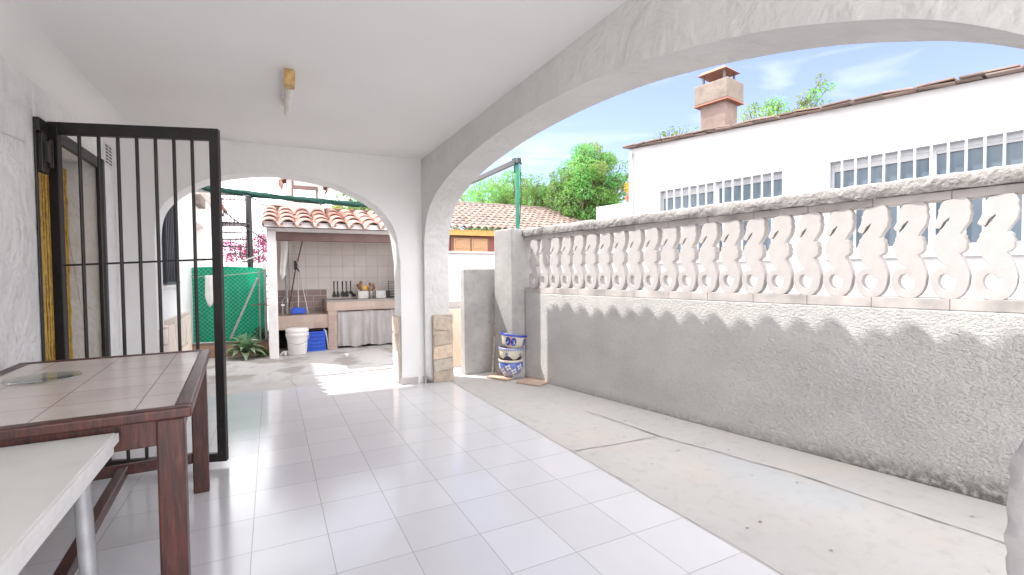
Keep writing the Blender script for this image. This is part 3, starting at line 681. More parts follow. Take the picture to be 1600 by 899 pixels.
# cement gate post in front of the wall end, rod, boards and painted pots
gp = MB(); gp.box((2.045, 5.30, 0), (2.53, 5.44, 1.262))
tag(gp.build('gate_post', 'slab', None, loc=(2.27, 5.37, 0), bevel=.012), 'squat grey cement post beside the wall end', 'post')
rd = MB(); rd.tube([(2.318, 5.12, .005), (2.40, 5.19, .66), (2.492, 5.285, 1.30)], .0095, 8)
tag(rd.build('wooden_stick', 'stick', None, loc=(2.318, 5.12, 0), smooth=50), 'thin pale stick leaning against the grey cement post', 'stick')
def board(name, c_, w_, l_, rz, label, z=.0045):
    q = MB(); q.box((-w_/2, -l_/2, 0), (w_/2, l_/2, .016)); o = q.build(name, 'floorboard', None, loc=(0, 0, 0), bevel=.002); o.location = (*c_, z); o.rotation_euler = (0, 0, rz); return tag(o, label, 'board')
board('terracotta_board', (2.585, 4.555), .33, .30, radians(28), 'terracotta board on the floor in front of the pots')
board('terracotta_board', (2.41, 4.95), .34, .30, radians(24), 'terracotta board under the stack of painted pots')

def pot_mat(name, kind):
    m = mat(name, (.66, .62, .50), (.58, .54, .43), rough=.3, scale=9, spec=.6); t = NT(m); vec, x = t.obj()
    ang = t.math('ARCTAN2', x[1], x[0]); z = x[2]
    def cell(n, off=0.): return t.math('SUBTRACT', t.math('FRACT', t.math('ADD', t.math('MULTIPLY', ang, n/(2*pi)), off)), .5)
    def ell(u, n, zc, ru, rz_):
        a = t.math('DIVIDE', u, ru*n/(2*pi*.14)); b = t.math('DIVIDE', t.math('SUBTRACT', z, zc), rz_)
        return t.math('SQRT', t.math('ADD', t.math('MULTIPLY', a, a), t.math('MULTIPLY', b, b)))
    c = t.col_in(); nz_ = t.noise(vec, 45, 3); blue = (.025, .045, .30)
    if kind == 'bottom':
        c = t.mix(t.rng(z, .02, .16), (.40, .36, .40), (.06, .12, .48)); c = t.mix(t.rng(t.noise(vec, 12, 4), .45, .7, 0, .5), c, (.14, .22, .55))
        for off, zc in ((.12, .12), (.62, .075)):
            u = cell(6, off); d = ell(u, 6, zc, .042, .042)
            pet = t.math('MULTIPLY', t.math('SINE', t.math('MULTIPLY', t.math('ARCTAN2', t.math('SUBTRACT', z, zc), t.math('MULTIPLY', u, .14)), 4)), .22)
            c = t.mix(t.math('LESS_THAN', t.math('ADD', d, pet), .72), c, (.72, .70, .68)); c = t.mix(t.math('LESS_THAN', d, .22), c, blue)
        c = t.mix(t.math('GREATER_THAN', z, .172), c, (.66, .56, .48))
    elif kind == 'middle':
        wv = t.math('ADD', .045, t.math('MULTIPLY', t.math('SINE', t.math('MULTIPLY', ang, 5)), .022))
        c = t.mix(t.math('LESS_THAN', z, wv), c, (.035, .03, .06))
        d = ell(cell(5, .3), 5, .085, .03, .026); c = t.mix(t.math('LESS_THAN', t.math('ADD', d, t.math('MULTIPLY', t.math('SUBTRACT', nz_, .5), 2.2)), .7), c, (.16, .18, .42))
        rimc = t.mix(t.math('GREATER_THAN', t.math('SINE', t.math('MULTIPLY', ang, 44)), 0), (.10, .14, .42), (.45, .45, .58)); c = t.mix(t.math('GREATER_THAN', z, .128), c, rimc)
    else:
        c = t.mix(t.math('LESS_THAN', t.math('ABSOLUTE', cell(4, .0)), .045), c, (.72, .36, .24))
        for off in (.155, -.155):
            d = ell(cell(4, off), 4, .085, .034, .05); c = t.mix(t.math('LESS_THAN', d, 1), c, blue)
            c = t.mix(t.math('MULTIPLY', t.math('LESS_THAN', d, .75), t.math('GREATER_THAN', nz_, .57)), c, (.6, .62, .7))
        c = t.mix(t.math('GREATER_THAN', z, .143), c, (.03, .05, .36))
    t.set(c); return m
def pot(kind, loc, rot, prof, label):
    q = MB(); th = .010; inner = [(max(r_-th, .0), z) for r_, z in prof[::-1]]; inner[-1] = (0, prof[0][1]+.012)
    q.lathe([(0, prof[0][1])] + prof + inner, n=40); o = q.build('flower_pot', pot_mat('painted_pot_'+kind, kind), None, loc=(0, 0, 0), smooth=55)
    o.location = loc; o.rotation_euler = (Matrix.Rotation(rot[0], 3, Vector((.45, .89, 0))) @ Matrix.Rotation(rot[2], 3, 'Z')).to_euler(); return tag(o, label, 'flower pot', 'stacked painted pots')
AX = pi + .47
pot('bottom', (2.455, 4.90, .0205), (0, 0, AX), [(.070, 0), (.088, .01), (.122, .06), (.140, .115), (.141, .15), (.133, .172), (.143, .176), (.146, .192), (.143, .20)], 'blue pot with white flowers at the bottom of the stack')
pot('middle', (2.455, 4.90, .203), (radians(3), 0, AX), [(.085, 0), (.112, .012), (.130, .05), (.139, .10), (.139, .126), (.149, .130), (.15, .148), (.146, .152)], 'cream pot with a dark wave and striped rim, middle of the stack')
pot('top', (2.475, 4.90, .345), (radians(8), 0, AX+1.2), [(.090, 0), (.112, .012), (.128, .05), (.141, .11), (.146, .142), (.156, .146), (.157, .164), (.152, .168)], 'cream pot with blue ovals and blue rim, top of the stack')

# ------------------------------------------------------------------ white neighbour house beyond the wall (same local frame as the wall)
NB = 6.0 - WD
nh = thing('neighbour_house', wp(NB+2.5, 1, 0), 'long white neighbour house with barred windows and a chimney', 'house', rz=WY)
def NL(perp, t_, z): return Vector((perp-NB-2.5, t_-1, z))         # perp measured from the boundary wall face
def nz_top(t_): return 2.885 + .055*(t_-.64)
t_far, t_near = 4.82, -4.0
wins = [(4.30, 2.58, 1.40, 2.385), (2.10, -1.35, 1.395, 2.39)]
q = MB(); ts = sorted({t_far, t_near, *[a for w4 in wins for a in w4[:2]]}, reverse=True)
for a, b in zip(ts[:-1], ts[1:]):
    hole = next((w4 for w4 in wins if w4[0] >= a and w4[1] <= b), None)
    spans = [(0, None)] if not hole else [(0, hole[2]), (hole[3], None)]
    for lo_, hi_ in spans:
        for p in (NB, NB+.12):
            q.quad(NL(p, a, lo_), NL(p, b, lo_), NL(p, b, hi_ if hi_ else nz_top(b)), NL(p, a, hi_ if hi_ else nz_top(a)))
    if hole:
        q.quad(NL(NB, a, hole[2]), NL(NB, b, hole[2]), NL(NB+.12, b, hole[2]), NL(NB+.12, a, hole[2])); q.quad(NL(NB, a, hole[3]), NL(NB, b, hole[3]), NL(NB+.12, b, hole[3]), NL(NB+.12, a, hole[3]))
        for e in (a, b): q.quad(NL(NB, e, hole[2]), NL(NB+.12, e, hole[2]), NL(NB+.12, e, hole[3]), NL(NB, e, hole[3]))
for e in (t_far, t_near): q.quad(NL(NB, e, 0), NL(NB+5, e, 0), NL(NB+5, e, nz_top(e)), NL(NB, e, nz_top(e)))
q.quad(NL(NB+5, t_far, 0), NL(NB+5, t_near, 0), NL(NB+5, t_near, 3), NL(NB+5, t_far, 3))
q.quad(NL(NB+.12, t_far-.05, 1.2), NL(NB+5, t_far-.05, 1.2), NL(NB+5, t_near, 1.2), NL(NB+.12, t_near, 1.2))
q.build('wall', 'neighbour_white', nh, local=True)
q = MB()                                                            # ragged row of thin tiles along the top of the wall
tt = t_far + .08
while tt > t_near:
    wd_ = random.uniform(.16, .30)
    for lay, (ov, th) in enumerate(((.10, .014), (.125, .017))):
        a, b = tt + jitter(.02), tt - wd_ + .006 + jitter(.012); z = nz_top((a+b)/2) + .004 + lay*.017 + jitter(.005); dz = jitter(.008)
        q.tint = tone(.75, 1.25, random.uniform(-.03, .08)); k = len(q.v)
        o_ = ov + jitter(.018)
        for p_, h_ in ((NB-o_, 0), (NB+.45, .015)):
            for y_, zz in ((a, .055*wd_/2+dz), (b, -.055*wd_/2-dz)):
                q.v.append(NL(p_, y_, z+zz+h_)); q.v.append(NL(p_, y_, z+zz+h_+th))
        for f_ in ((0, 1, 3, 2), (4, 6, 7, 5), (0, 4, 5, 1), (2, 3, 7, 6), (1, 5, 7, 3), (0, 2, 6, 4)): q.face([k+i for i in f_])
    tt -= wd_
q.tint = (1, 1, 1); q.tint = (.9, .9, .88)
q.quad(NL(NB-.02, t_far+.05, nz_top(t_far)+.01), NL(NB+5, t_far+.05, 3.3), NL(NB+5, t_near, 2.9), NL(NB-.02, t_near, nz_top(t_near)+.01))
q.build('roof', 'oldtile', nh, local=True, merge=False, bevel=.003)
q = MB(); tile_field(q, NL(NB+.55, .75, 3.02), (0, -1, 0), (1, 0, .45), .22, .38, 16, 3, .075); q.build('roof_ridge', 'terracotta', nh, local=True, smooth=50, merge=False)
for w4 in wins:
    a, b, z0_, z1_ = w4; fr = MB()
    fr.box(NL(NB+.055, b, z0_), NL(NB+.10, a, z0_+.05)); fr.box(NL(NB+.055, b, z1_-.05), NL(NB+.10, a, z1_))
    n_ = max(2, round((a-b)/.8)); ww = (a-b)/n_
    for k in range(n_+1): y = b + ww*k; fr.box(NL(NB+.055, max(b, y-.028), z0_+.05), NL(NB+.10, min(a, y+.028), z1_-.05))
    fo = fr.build('window', 'whiteframe', nh, local=True, bevel=.003)
    g_ = MB(); g_.box(NL(NB+.075, b+.01, z0_+.02), NL(NB+.08, a-.01, z1_-.02)); g_.build('pane', 'pane', fo, local=True)
    bl_ = MB()
    for k in range(n_): bl_.box(NL(NB+.058, b+ww*k+.03, z1_-.05-(.03 if k % 2 == 0 else .055)), NL(NB+.072, b+ww*(k+1)-.03, z1_-.051))
    bl_.build('blind', 'blind', fo, local=True)
    nb_ = round((a-b)/.125)
    for k in range(nb_+1):
        y = b + (a-b)*k/nb_; br = MB(); br.box(NL(NB-.014, y-.009, z0_-.03), NL(NB+.006, y+.009, z1_+.012)); br.build('window_bar', 'whiteframe', fo, local=True)
    for z in (z1_+.012, z0_-.03): rl = MB(); rl.box(NL(NB-.016, b-.012, z-.012), NL(NB+.004, a+.012, z+.012)); rl.build('bar_rail', 'whiteframe', fo, local=True)
    si = MB(); si.box(NL(NB-.03, b-.03, z0_-.075), NL(NB+.05, a+.03, z0_-.045)); si.build('sill', 'whiteframe', fo, local=True)
# chimney
cpt = 3.60; ch = MB(); c0 = NB+.37
ch.box(NL(c0-.155, cpt-.185, 2.6), NL(c0+.155, cpt+.185, 3.52)); cho = ch.build('chimney', 'pinkrender', nh, local=True, bevel=.01)
q = MB(); q.box(NL(c0-.215, cpt-.245, 3.525), NL(c0+.215, cpt+.245, 3.79)); q.build('collar', 'beigecap', cho, local=True, bevel=.012)
q = MB(); q.box(NL(c0-.218, cpt-.248, 3.503), NL(c0+.218, cpt+.248, 3.524)); q.build('drip_course', 'terracotta' if False else 'plantpot', cho, local=True)
q = MB()
for sx in (-.13, .13):
    for sy in (-.15, .15): q = MB(); q.box(NL(c0+sx-.012, cpt+sy-.012, 3.79), NL(c0+sx+.012, cpt+sy+.012, 3.93)); q.build('cowl_post', 'wire', cho, local=True)
q = MB(); k = [NL(c0-.19, cpt-.21, 3.93), NL(c0+.19, cpt-.21, 3.93), NL(c0+.19, cpt+.21, 3.93), NL(c0-.19, cpt+.21, 3.93)]; k2 = [NL(c0-.13, cpt-.15, 3.985), NL(c0+.13, cpt-.15, 3.985), NL(c0+.13, cpt+.15, 3.985), NL(c0-.13, cpt+.15, 3.985)]
q.quad(*k); q.quad(*k2)
for i in range(4): q.quad(k[i], k[(i+1) % 4], k2[(i+1) % 4], k2[i])
q.build('cowl', 'plantpot', cho, local=True)
dp_ = MB(); dp_.tube([NL(NB-.04, 4.80, .0), NL(NB-.04, 4.80, 3.05)], .028, 10); dp_.build('downpipe', 'whiteframe', nh, local=True, smooth=50)

# terrace parapet left of that house, with a pot of yellow flowers
pw = MB(); a_, b_ = wp(NB-.01, 4.86, 0), wp(NB-.01, 5.55, 0); sd = NW*2.2
pw.prism([(0, 0), (.69, 0), (.69, 2.30), (0, 2.30)], a_, DW, (0, 0, 1), sd)
pwo = tag(pw.build('terrace_wall', 'white_wall', None, loc=a_, bevel=.01), 'low white terrace wall at the end of the neighbour house', 'wall')
q = MB(); pb_ = wp(NB-.03, 5.2, 2.14); q.tube([pb_, pb_ - NW*.05, pb_ - NW*.05 + Vector((0, 0, .10))], .010, 6); q.tube([pb_ - NW*.05 + Vector((0, 0, .1)) - DW*.06, pb_ - NW*.05 + Vector((0, 0, .1)) + DW*.06], .010, 6)
tap = q.build('tap', 'tin', pwo, smooth=50)
fp = thing('yellow_flower_pot', wp(NB+.16, 4.96, 2.30), 'terracotta pot of yellow flowers on the terrace wall', 'potted plant')
q = MB(); q.lathe([(0, 2.30), (.07, 2.30), (.095, 2.40), (.10, 2.40), (.10, 2.425), (.085, 2.425), (0, 2.41)], (fp.location.x, fp.location.y, 0), 20); q.build('pot', 'plantpot', fp, smooth=40)
q = MB(); crown(q, blob((fp.location.x, fp.location.y, 2.56), (.10, .10, .12), 14, .055, 3), 42, .03, .8, 1.2, .0); q.build('blossom', 'yflower', fp, merge=False)

# ------------------------------------------------------------------ red-brown house with tiled roof, low white wall, board
rh = thing('red_house', (7, 14, 0), 'red-brown house with ochre fascia and a weathered tiled roof', 'house')
q = MB(); q.box((3.6, 13.25, 0), (11.6, 17.5, 2.44)); q.build('wall', 'redwall', rh)
q = MB(); q.box((3.4, 13.0, 2.33), (11.7, 13.05, 2.49)); q.box((3.4, 13.05, 2.44), (11.7, 13.3, 2.47)); q.build('fascia', 'ochre', rh)
q = MB(); tile_field(q, (3.3, 12.93, 2.52), (1, 0, 0), (0, 3.0, 1.12), .225, .335, 38, 10, .062, seg=6, var=.22); q.build('roof', 'oldtile', rh, smooth=50, merge=False)
q = MB(); q.tube([(3.3, 16.1, 3.72), (11.85, 16.1, 3.72)], .085, 10); q.build('ridge', 'pinkrender', rh, smooth=50)
for x_ in (4.78, 5.34):
    q = MB(); q.box((x_, 13.18, 1.55), (x_+.52, 13.24, 2.26)); so_ = q.build('shutter', 'shutter', rh, bevel=.006)
    q = MB()
    for z in (1.6, 1.95): q.box((x_+.06, 13.165, z), (x_+.46, 13.179, z+.26))
    q.build('shutter_panel', 'shutter', so_, loc=rh.location, bevel=.006)
q = MB(); q.box((4.70, 13.2, 1.5), (5.94, 13.245, 2.31)); q.build('window_frame', 'brownwood', rh)

lwm = MB(); lwm.box((2.18, 6.62, 0), (6.2, 6.78, 1.50)); o = lwm.build('garden_wall', 'white_wall', None, loc=(3, 6.7, 0), bevel=.012); tag(o, 'low white garden wall behind the grey cement post', 'wall')
q = MB(); q.sweep([(-.03, 0), (-.03, .035), (.17, .045), (.19, .035), (.19, 0)], [((2.16 + 4.05*i/20, 6.62, 1.502 + .03*min(1, max(0, (i-5)/3.))), (0, 1, 0)) for i in range(21)], .006, 9); q.build('coping', 'cast', o, loc=o.location)
bn = MB(); bn.box((2.06, 6.2, .74), (2.75, 6.6, .835)); o = bn.build('garden_bench', 'cast', None, loc=(2.4, 6.4, 0), bevel=.01); tag(o, 'pale stone bench slab against the low white garden wall', 'bench')
q = MB(); q.box((2.1, 6.24, .0), (2.72, 6.58, .739)); q.build('base', 'white_wall', o, loc=o.location)
q = MB(); q.quad((2.05, 5.80, .005), (2.30, 5.80, .005), (2.30, 6.15, .73), (2.05, 6.15, .73)); q.quad((2.05, 5.82, .005), (2.30, 5.82, .005), (2.30, 6.17, .73), (2.05, 6.17, .73))
q = MB(); q.prism([(0, 0), (.30, 0), (.27, .78), (.03, .78)], (2.02, 5.80, .005), (1, 0, 0), (0, .38, .92), (0, .02, 0))
tag(q.build('leaning_board', 'plywood', None, loc=(2.15, 5.8, 0)), 'pale board leaning on the garden bench behind the cement post', 'board')

# green pergola post with its beam, and the furled green shade cloth
pg_ = thing('pergola_post', (2.455, 4.70, 1.712), 'thin green metal post on the wall end carrying a dark beam', 'post')
q = MB(); q.bar((2.455, 4.70, 1.70), (2.455, 4.70, 2.47), .032, .032, (0, 1, 0)); q.build('post', 'greenpost', pg_)
q = MB(); q.bar((2.43, 4.60, 2.43), (2.40, 7.5, 2.43), .035, .05); q.build('beam', 'iron', pg_)
q = MB(); q.tube([(2.455+.05*sin(i*1.3), 4.70+.05*cos(i*1.3), 2.44+.03*sin(i*2.1)) for i in range(14)], .008, 6)
q.tube([(2.42, 4.66, 2.45), (2.405, 4.67, 2.36), (2.41, 4.66, 2.30)], .009, 5); q.tube([(2.49, 4.70, 2.44), (2.505, 4.70, 2.1), (2.48, 4.70, 1.75)], .005, 5); q.build('rope', 'greenroll', pg_, smooth=50)
fcl = thing('shade_cloth', (.6, 7.45, 2.3), 'furled green shade cloth tied along a rail in front of the hut roof', 'shade cloth')
q = MB(); pts = []; rr = []
for i in range(90):
    u = i/89; x_ = -.86 + 2.55*u; z = 2.375 - .115*u - .03*sin(pi*u); pts.append((x_, 7.45+.012*sin(i*.7), z + .004*sin(i*.7) + jitter(.003))); rr.append((.036 + .005*sin(i*.5) + jitter(.004))*(1 if i > 3 else .6))
q.tube(pts, rr, 9); q.build('roll', 'greenroll', fcl, smooth=70)
q = MB()
for s_ in range(4): q.tube([(a+.0, b + .034*cos(i*.07+s_*1.6), c_ + .034*sin(i*.07+s_*1.6)) for i, (a, b, c_) in enumerate(pts)], .009, 5)
q.build('fold', 'greenroll', fcl, smooth=70)
q = MB(); q.bar((-.9, 7.46, 2.335), (2.38, 7.46, 2.21), .03, .035); q.build('rail', 'galv', fcl)
q = MB(); q.prism([(0, 0), (.10, .02), (.05, -.08)], (.62, 7.40, 2.29), (1, 0, 0), (0, 0, 1), (0, .02, 0)); q.build('loose_corner', 'greenroll', fcl)
q = MB(); q.tube([(1.70, 7.46, 1.98), (1.70, 7.46, 2.28)], .012, 6); q.build('strut', 'trim', fcl, smooth=50)

# ------------------------------------------------------------------ barbecue hut
hut = thing('barbecue_hut', (1.1, 8.3, 0), 'open white outdoor kitchen hut with a wavy terracotta roof and chimney', 'outdoor kitchen')
HX0, HX1, HY0, HYB = -.04, 2.45, 7.66, 8.86
q = MB(); q.box((HX0, HY0, 0), (HX0+.125, HY0+.14, 1.86)); q.build('post', 'hutwhite', hut, bevel=.012)
q = MB(); q.box((HX0+.01, HY0+.14, 0), (HX0+.11, HYB, 1.84)); q.box((HX0+.01, HYB, 0), (HX1, HYB+.12, 2.18)); q.box((HX1-.12, HY0, 0), (HX1, HYB, 1.84)); q.build('wall', 'hutwhite', hut)
q = MB(); q.box((HX0+.125, HY0+.005, 1.838), (HX1-.12, HY0+.12, 1.93)); q.box((HX0-.005, HY0-.005, 1.862), (HX0+.125, HY0+.12, 1.93)); q.build('lintel', 'hutwhite', hut)
q = MB(); q.box((HX0+.126, HY0-.012, 1.712), (HX1-.121, HY0+.10, 1.836)); q.build('beam', 'brownpaint', hut, bevel=.004)
q = MB(); tile_field(q, (HX0-.07, HY0-.16, 1.90), (1, 0, 0), (0, 1.25, .36), .236, .345, 11, 4, .082, seg=10, var=.12); q.build('roof', 'terracotta', hut, smooth=50, merge=False)
q = MB(); q.box((HX0-.03, HY0-.125, 1.897), (HX1+.03, HY0-.06, 1.972)); q.build('mortar_fill', 'hutwhite', hut)
q = MB(); q.quad((HX0-.05, HY0-.12, 1.895), (HX1+.05, HY0-.12, 1.895), (HX1+.05, HYB+.1, 2.27), (HX0-.05, HYB+.1, 2.27)); q.quad((HX0-.05, HY0-.12, 1.885), (HX1+.05, HY0-.12, 1.885), (HX1+.05, HYB+.1, 2.26), (HX0-.05, HYB+.1, 2.26)); q.build('roof_deck', 'plantpot', hut)
q = MB(); q.box((HX0, HYB+.02, 2.18), (HX0+.36, HYB+.16, 2.36)); q.box((.85, HYB+.02, 2.18), (HX1, HYB+.16, 2.35)); q.build('ridge_wall', 'beigecap', hut, bevel=.015)
q = MB(); q.box((HX0-.01, HYB+.01, 2.361), (HX0+.365, HYB+.17, 2.385)); q.box((.845, HYB+.01, 2.351), (HX1, HYB+.17, 2.37)); q.build('ridge_cap', 'plantpot', hut)
# chimney hood: tapering base, two cheeks carrying a small gabled tile cap
q = MB(); q.prism([(.235, 2.05), (.835, 2.05), (.815, 2.47), (.255, 2.47)], (0, 8.52, 0), (1, 0, 0), (0, 0, 1), (0, .42, 0)); cho = q.build('chimney', 'chimney_render', hut, bevel=.012)
q = MB(); q.box((.255, 8.52, 2.471), (.345, 8.94, 2.80)); q.box((.725, 8.52, 2.471), (.815, 8.94, 2.74)); q.box((.346, 8.525, 2.665), (.724, 8.60, 2.775)); q.box((.346, 8.86, 2.665), (.724, 8.935, 2.775)); q.build('cheek', 'chimney_render', cho, loc=hut.location, bevel=.008)
q = MB(); q.box((.338, 8.505, 2.43), (.362, 8.519, 2.86)); q.box((.362, 8.508, 2.61), (.726, 8.522, 2.664)); q.build('lattice', 'brownpaint', cho, loc=hut.location)
for sx, x_, z in ((-1, .30, 2.80), (1, .77, 2.755)):
    q = MB(); q.tint = tone(.85, 1.1); m4 = Matrix.Translation((x_, 8.72, z)) @ Matrix.Rotation(radians(28)*sx, 4, 'Y'); q.box((-.02 if sx > 0 else -.17, -.24, -.012), (.17 if sx > 0 else .02, .24, .02), m4)
    m4 = Matrix.Translation((x_ + sx*.13, 8.72, z-.085)) @ Matrix.Rotation(radians(28)*sx, 4, 'Y'); q.box((-.012, -.24, -.07), (.016, .24, .02), m4); q.build('cap_tile', 'terracotta', cho, loc=hut.location, bevel=.005, merge=False)
q = MB(); q.box((.30, 8.50, 2.80), (.77, 8.95, 2.84)); q.build('cap_slab', 'chimney_render', cho, loc=hut.location, bevel=.008)
# back wall tiles, worktops
q = MB(); q.box((HX0+.111, HYB-.012, .55), (HX1-.121, HYB-.001, 1.84)); q.build('wall_tiles', 'walltile', hut)
q = MB(); q.box((HX0+.112, HYB-.026, .585), (.86, HYB-.013, .965)); q.build('splashback', 'browntile', hut)
q = MB(); q.box((HX0+.112, 8.24, .355), (.815, HYB-.027, .572)); q.box((.816, 8.225, 0), (.955, HYB-.027, .62)); q.build('low_counter', 'countertile', hut, bevel=.004)
q = MB(); q.box((.80, 8.22, .622), (HX1-.122, HYB-.014, .775)); q.build('high_counter', 'countertile', hut, bevel=.004)
q = MB(); q.box((.795, 8.21, .776), (HX1-.122, HYB-.015, .795)); q.build('worktop', 'countertop', hut, bevel=.003)
q = MB(); q.box((HX0+.115, 8.80, 0), (.81, 8.83, .35)); q.build('recess_back', 'dark', hut)
# sink curtain under the high counter
q = MB(); n = 90; rows = 8
for j in range(n):
    for i in range(rows):
        u0, u1 = j/n, (j+1)/n; v0, v1 = i/rows, (i+1)/rows
        def cp(u, v): return (.965 + 1.36*u, 8.245 + (.012 + .016*v)*sin(u*58 + sin(u*17)*1.5) + .012*mn.noise(Vector((u*9, v*2, 0))), .612 - .012*abs(sin(u*9)) - (.575 + .02*mn.noise(Vector((u*7, 4, 1))))*v)
        q.quad(cp(u0, v0), cp(u1, v0), cp(u1, v1), cp(u0, v1))
o = q.build('sink_curtain', 'curtain', None, loc=(1.6, 8.25, .61), smooth=180); tag(o, 'grey gathered curtain hanging under the hut counter', 'curtain')

# things in the hut
bk = thing('bucket', (.345, 7.99, 0), 'white plastic bucket with lid rim on the hut floor', 'bucket')
q = MB(); q.lathe([(0, .004), (.125, .004), (.130, .02), (.152, .34), (.16, .345), (.163, .36), (.163, .385), (.155, .40), (.14, .405), (0, .408)], (.345, 7.99, 0), 32)
q.lathe([(.149, .285), (.163, .288), (.164, .325), (.152, .33)], (.345, 7.99, 0), 32); q.build('body', 'bucket', bk, smooth=40)
q = MB(); q.tube([(.345 + .16*cos(a), 7.99 - .165*abs(sin(a))*.35 - .12, .30 - .13*sin(a)) for a in [pi*k/12 for k in range(13)]], .004, 6); q.build('handle', 'galv', bk, smooth=50)
cr = MB(); X0, X1, Y0, Y1, Z1 = .50, .755, 8.16, 8.52, .305
for z in [.0, .06, .12, .18, .24, .285]:
    for a, b in (((X0, Y0), (X1, Y0)), ((X1, Y0), (X1, Y1)), ((X0, Y0), (X0, Y1)), ((X0, Y1), (X1, Y1))): cr.bar((*a, z+.012), (*b, z+.012), .012, .026)
for k in range(6):
    x_ = X0 + (X1-X0)*k/5
    for y in (Y0, Y1): cr.bar((x_, y, 0), (x_, y, Z1), .018, .012, (1, 0, 0))
for k in range(1, 6):
    y = Y0 + (Y1-Y0)*k/6
    for x_ in (X0, X1): cr.bar((x_, y, 0), (x_, y, Z1), .014, .018, (1, 0, 0))
cr.box((X0+.01, Y0+.012, .003), (X1-.01, Y1-.012, .29))
tag(cr.build('crate', 'blue', None, loc=(.62, 8.34, 0), merge=False), 'blue plastic crate under the low counter of the hut', 'crate')
q = MB(); q.box((.26, 8.30, .312), (.70, 8.56, .33)); q.tube([(.45, 8.36, .345), (.55, 8.38, .352), (.62, 8.40, .342)], .02, 7)
tag(q.build('wooden_tray', 'brownwood', None, loc=(.48, 8.43, .312), bevel=.004, merge=False), 'brown wooden tray lying on the blue crate', 'tray')
q = MB(); q.tube([(.75, 8.30, .33), (.78, 8.27, .30), (.80, 8.26, .15), (.815, 8.24, .006)], .014, 7)
tag(q.build('strap', 'cloth', None, loc=(.78, 8.26, 0), smooth=60), 'grey strap hanging from the blue crate', 'strap')
q = MB()
for k in range(16):
    a = k*2.4; r_ = .01 + .0045*k; q.tube([(.19, 8.0, .05), (.19+r_*cos(a), 8.0+r_*sin(a)*.9, .045), (.19+r_*1.5*cos(a), 8.0+r_*1.3*sin(a), .01)], .010, 5)
tag(q.build('rag_mop', 'cloth', None, loc=(.19, 8.0, 0), smooth=60, merge=False), 'striped rag mop lying beside the white bucket', 'mop')
br = thing('broom', (.392, 8.45, .60), 'broom with a blue bristle head standing on the low counter', 'broom')
q = MB(); q.prism([(-.10, 0), (.11, .0), (.12, .07), (.07, .10), (-.06, .105), (-.105, .075)], (.385, 8.42, .585), (1, 0, 0), (0, 0, 1), (0, .06, 0)); q.build('head', 'blue', br, bevel=.012)
q = MB(); q.tube([(.392, 8.45, .68), (.403, 8.62, 1.33)], .009, 7); q.build('handle', 'pole', br, smooth=50)
q = MB(); q.tube([(.535, 8.42, .58), (.415, 8.62, 1.32), (.34, 8.75, 1.80)], .0085, 7)
tag(q.build('long_pole', 'pole', None, loc=(.535, 8.42, .58), smooth=50), 'white handle leaning across the broom on the low counter', 'pole')
q = MB(); q.tube([(.262, 8.6, .70), (.36, 8.66, 1.25), (.50, 8.74, 1.83)], .010, 7)
tag(q.build('dark_rod', 'brownwood', None, loc=(.262, 8.6, .6), smooth=50), 'dark brown rod leaning across the broom handle', 'rod')
q = MB(); q.box((.345, 8.60, 1.30), (.385, 8.635, 1.45))
q.bar((.37, 8.61, 1.36), (.42, 8.60, 1.27), .02, .02)
tag(q.build('clamp', 'black', None, loc=(.37, 8.61, 1.30), bevel=.004), 'black clamp holding the crossed broom handles', 'clamp')
q = MB(); q.tube([(.232, 8.62, .575), (.230, 8.62, 1.83)], .022, 10); q.tube([(.285, 8.64, .575), (.262, 8.66, 1.83)], .009, 7)
tag(q.build('drain_pipe', 'galv', None, loc=(.232, 8.62, .575), smooth=50), 'grey metal pipe standing behind the hut post', 'pipe')
q = MB(); q.tube([(.16, 8.5, .58), (.165, 8.5, .80), (.20, 8.47, .86), (.235, 8.42, .84), (.235, 8.42, .78)], .010, 7); q.box((.14, 8.47, .72), (.19, 8.53, .745))
tag(q.build('faucet', 'tin', None, loc=(.16, 8.5, .58), smooth=50), 'small metal tap on the low counter behind the post', 'tap')
q = MB(); n = 12
def tw(u, v): return (.135 + .10*u*(1-.25*v) + .012*sin(v*5), 8.05 + .02*sin(u*7), 1.80 - .66*v*(1 - .12*abs(u-.5)*2))
for i in range(n):
    for j in range(4): q.quad(tw(j/4, i/n), tw((j+1)/4, i/n), tw((j+1)/4, (i+1)/n), tw(j/4, (i+1)/n))
o = q.build('hanging_towel', 'cloth', None, loc=(.16, 8.05, 1.8), smooth=90); sm = o.modifiers.new('solid', 'SOLIDIFY'); sm.thickness = .012; tag(o, 'white towel hanging inside the hut behind the post', 'towel')
UT = [(.985, .055, 'spatula'), (1.045, .05, 'turner'), (1.125, .06, 'ladle'), (1.19, .062, 'spoon'), (1.262, .07, 'skimmer')]
ULAB = {'spatula': 'black narrow spatula, leftmost of the utensils on the hut wall', 'turner': 'black utensil second from the left on the hut wall', 'ladle': 'black ladle in the middle of the row of utensils on the hut wall', 'spoon': 'black spoon second from the right in the row on the hut wall', 'skimmer': 'black slanted skimmer nearest the spoon jar on the hut wall'}
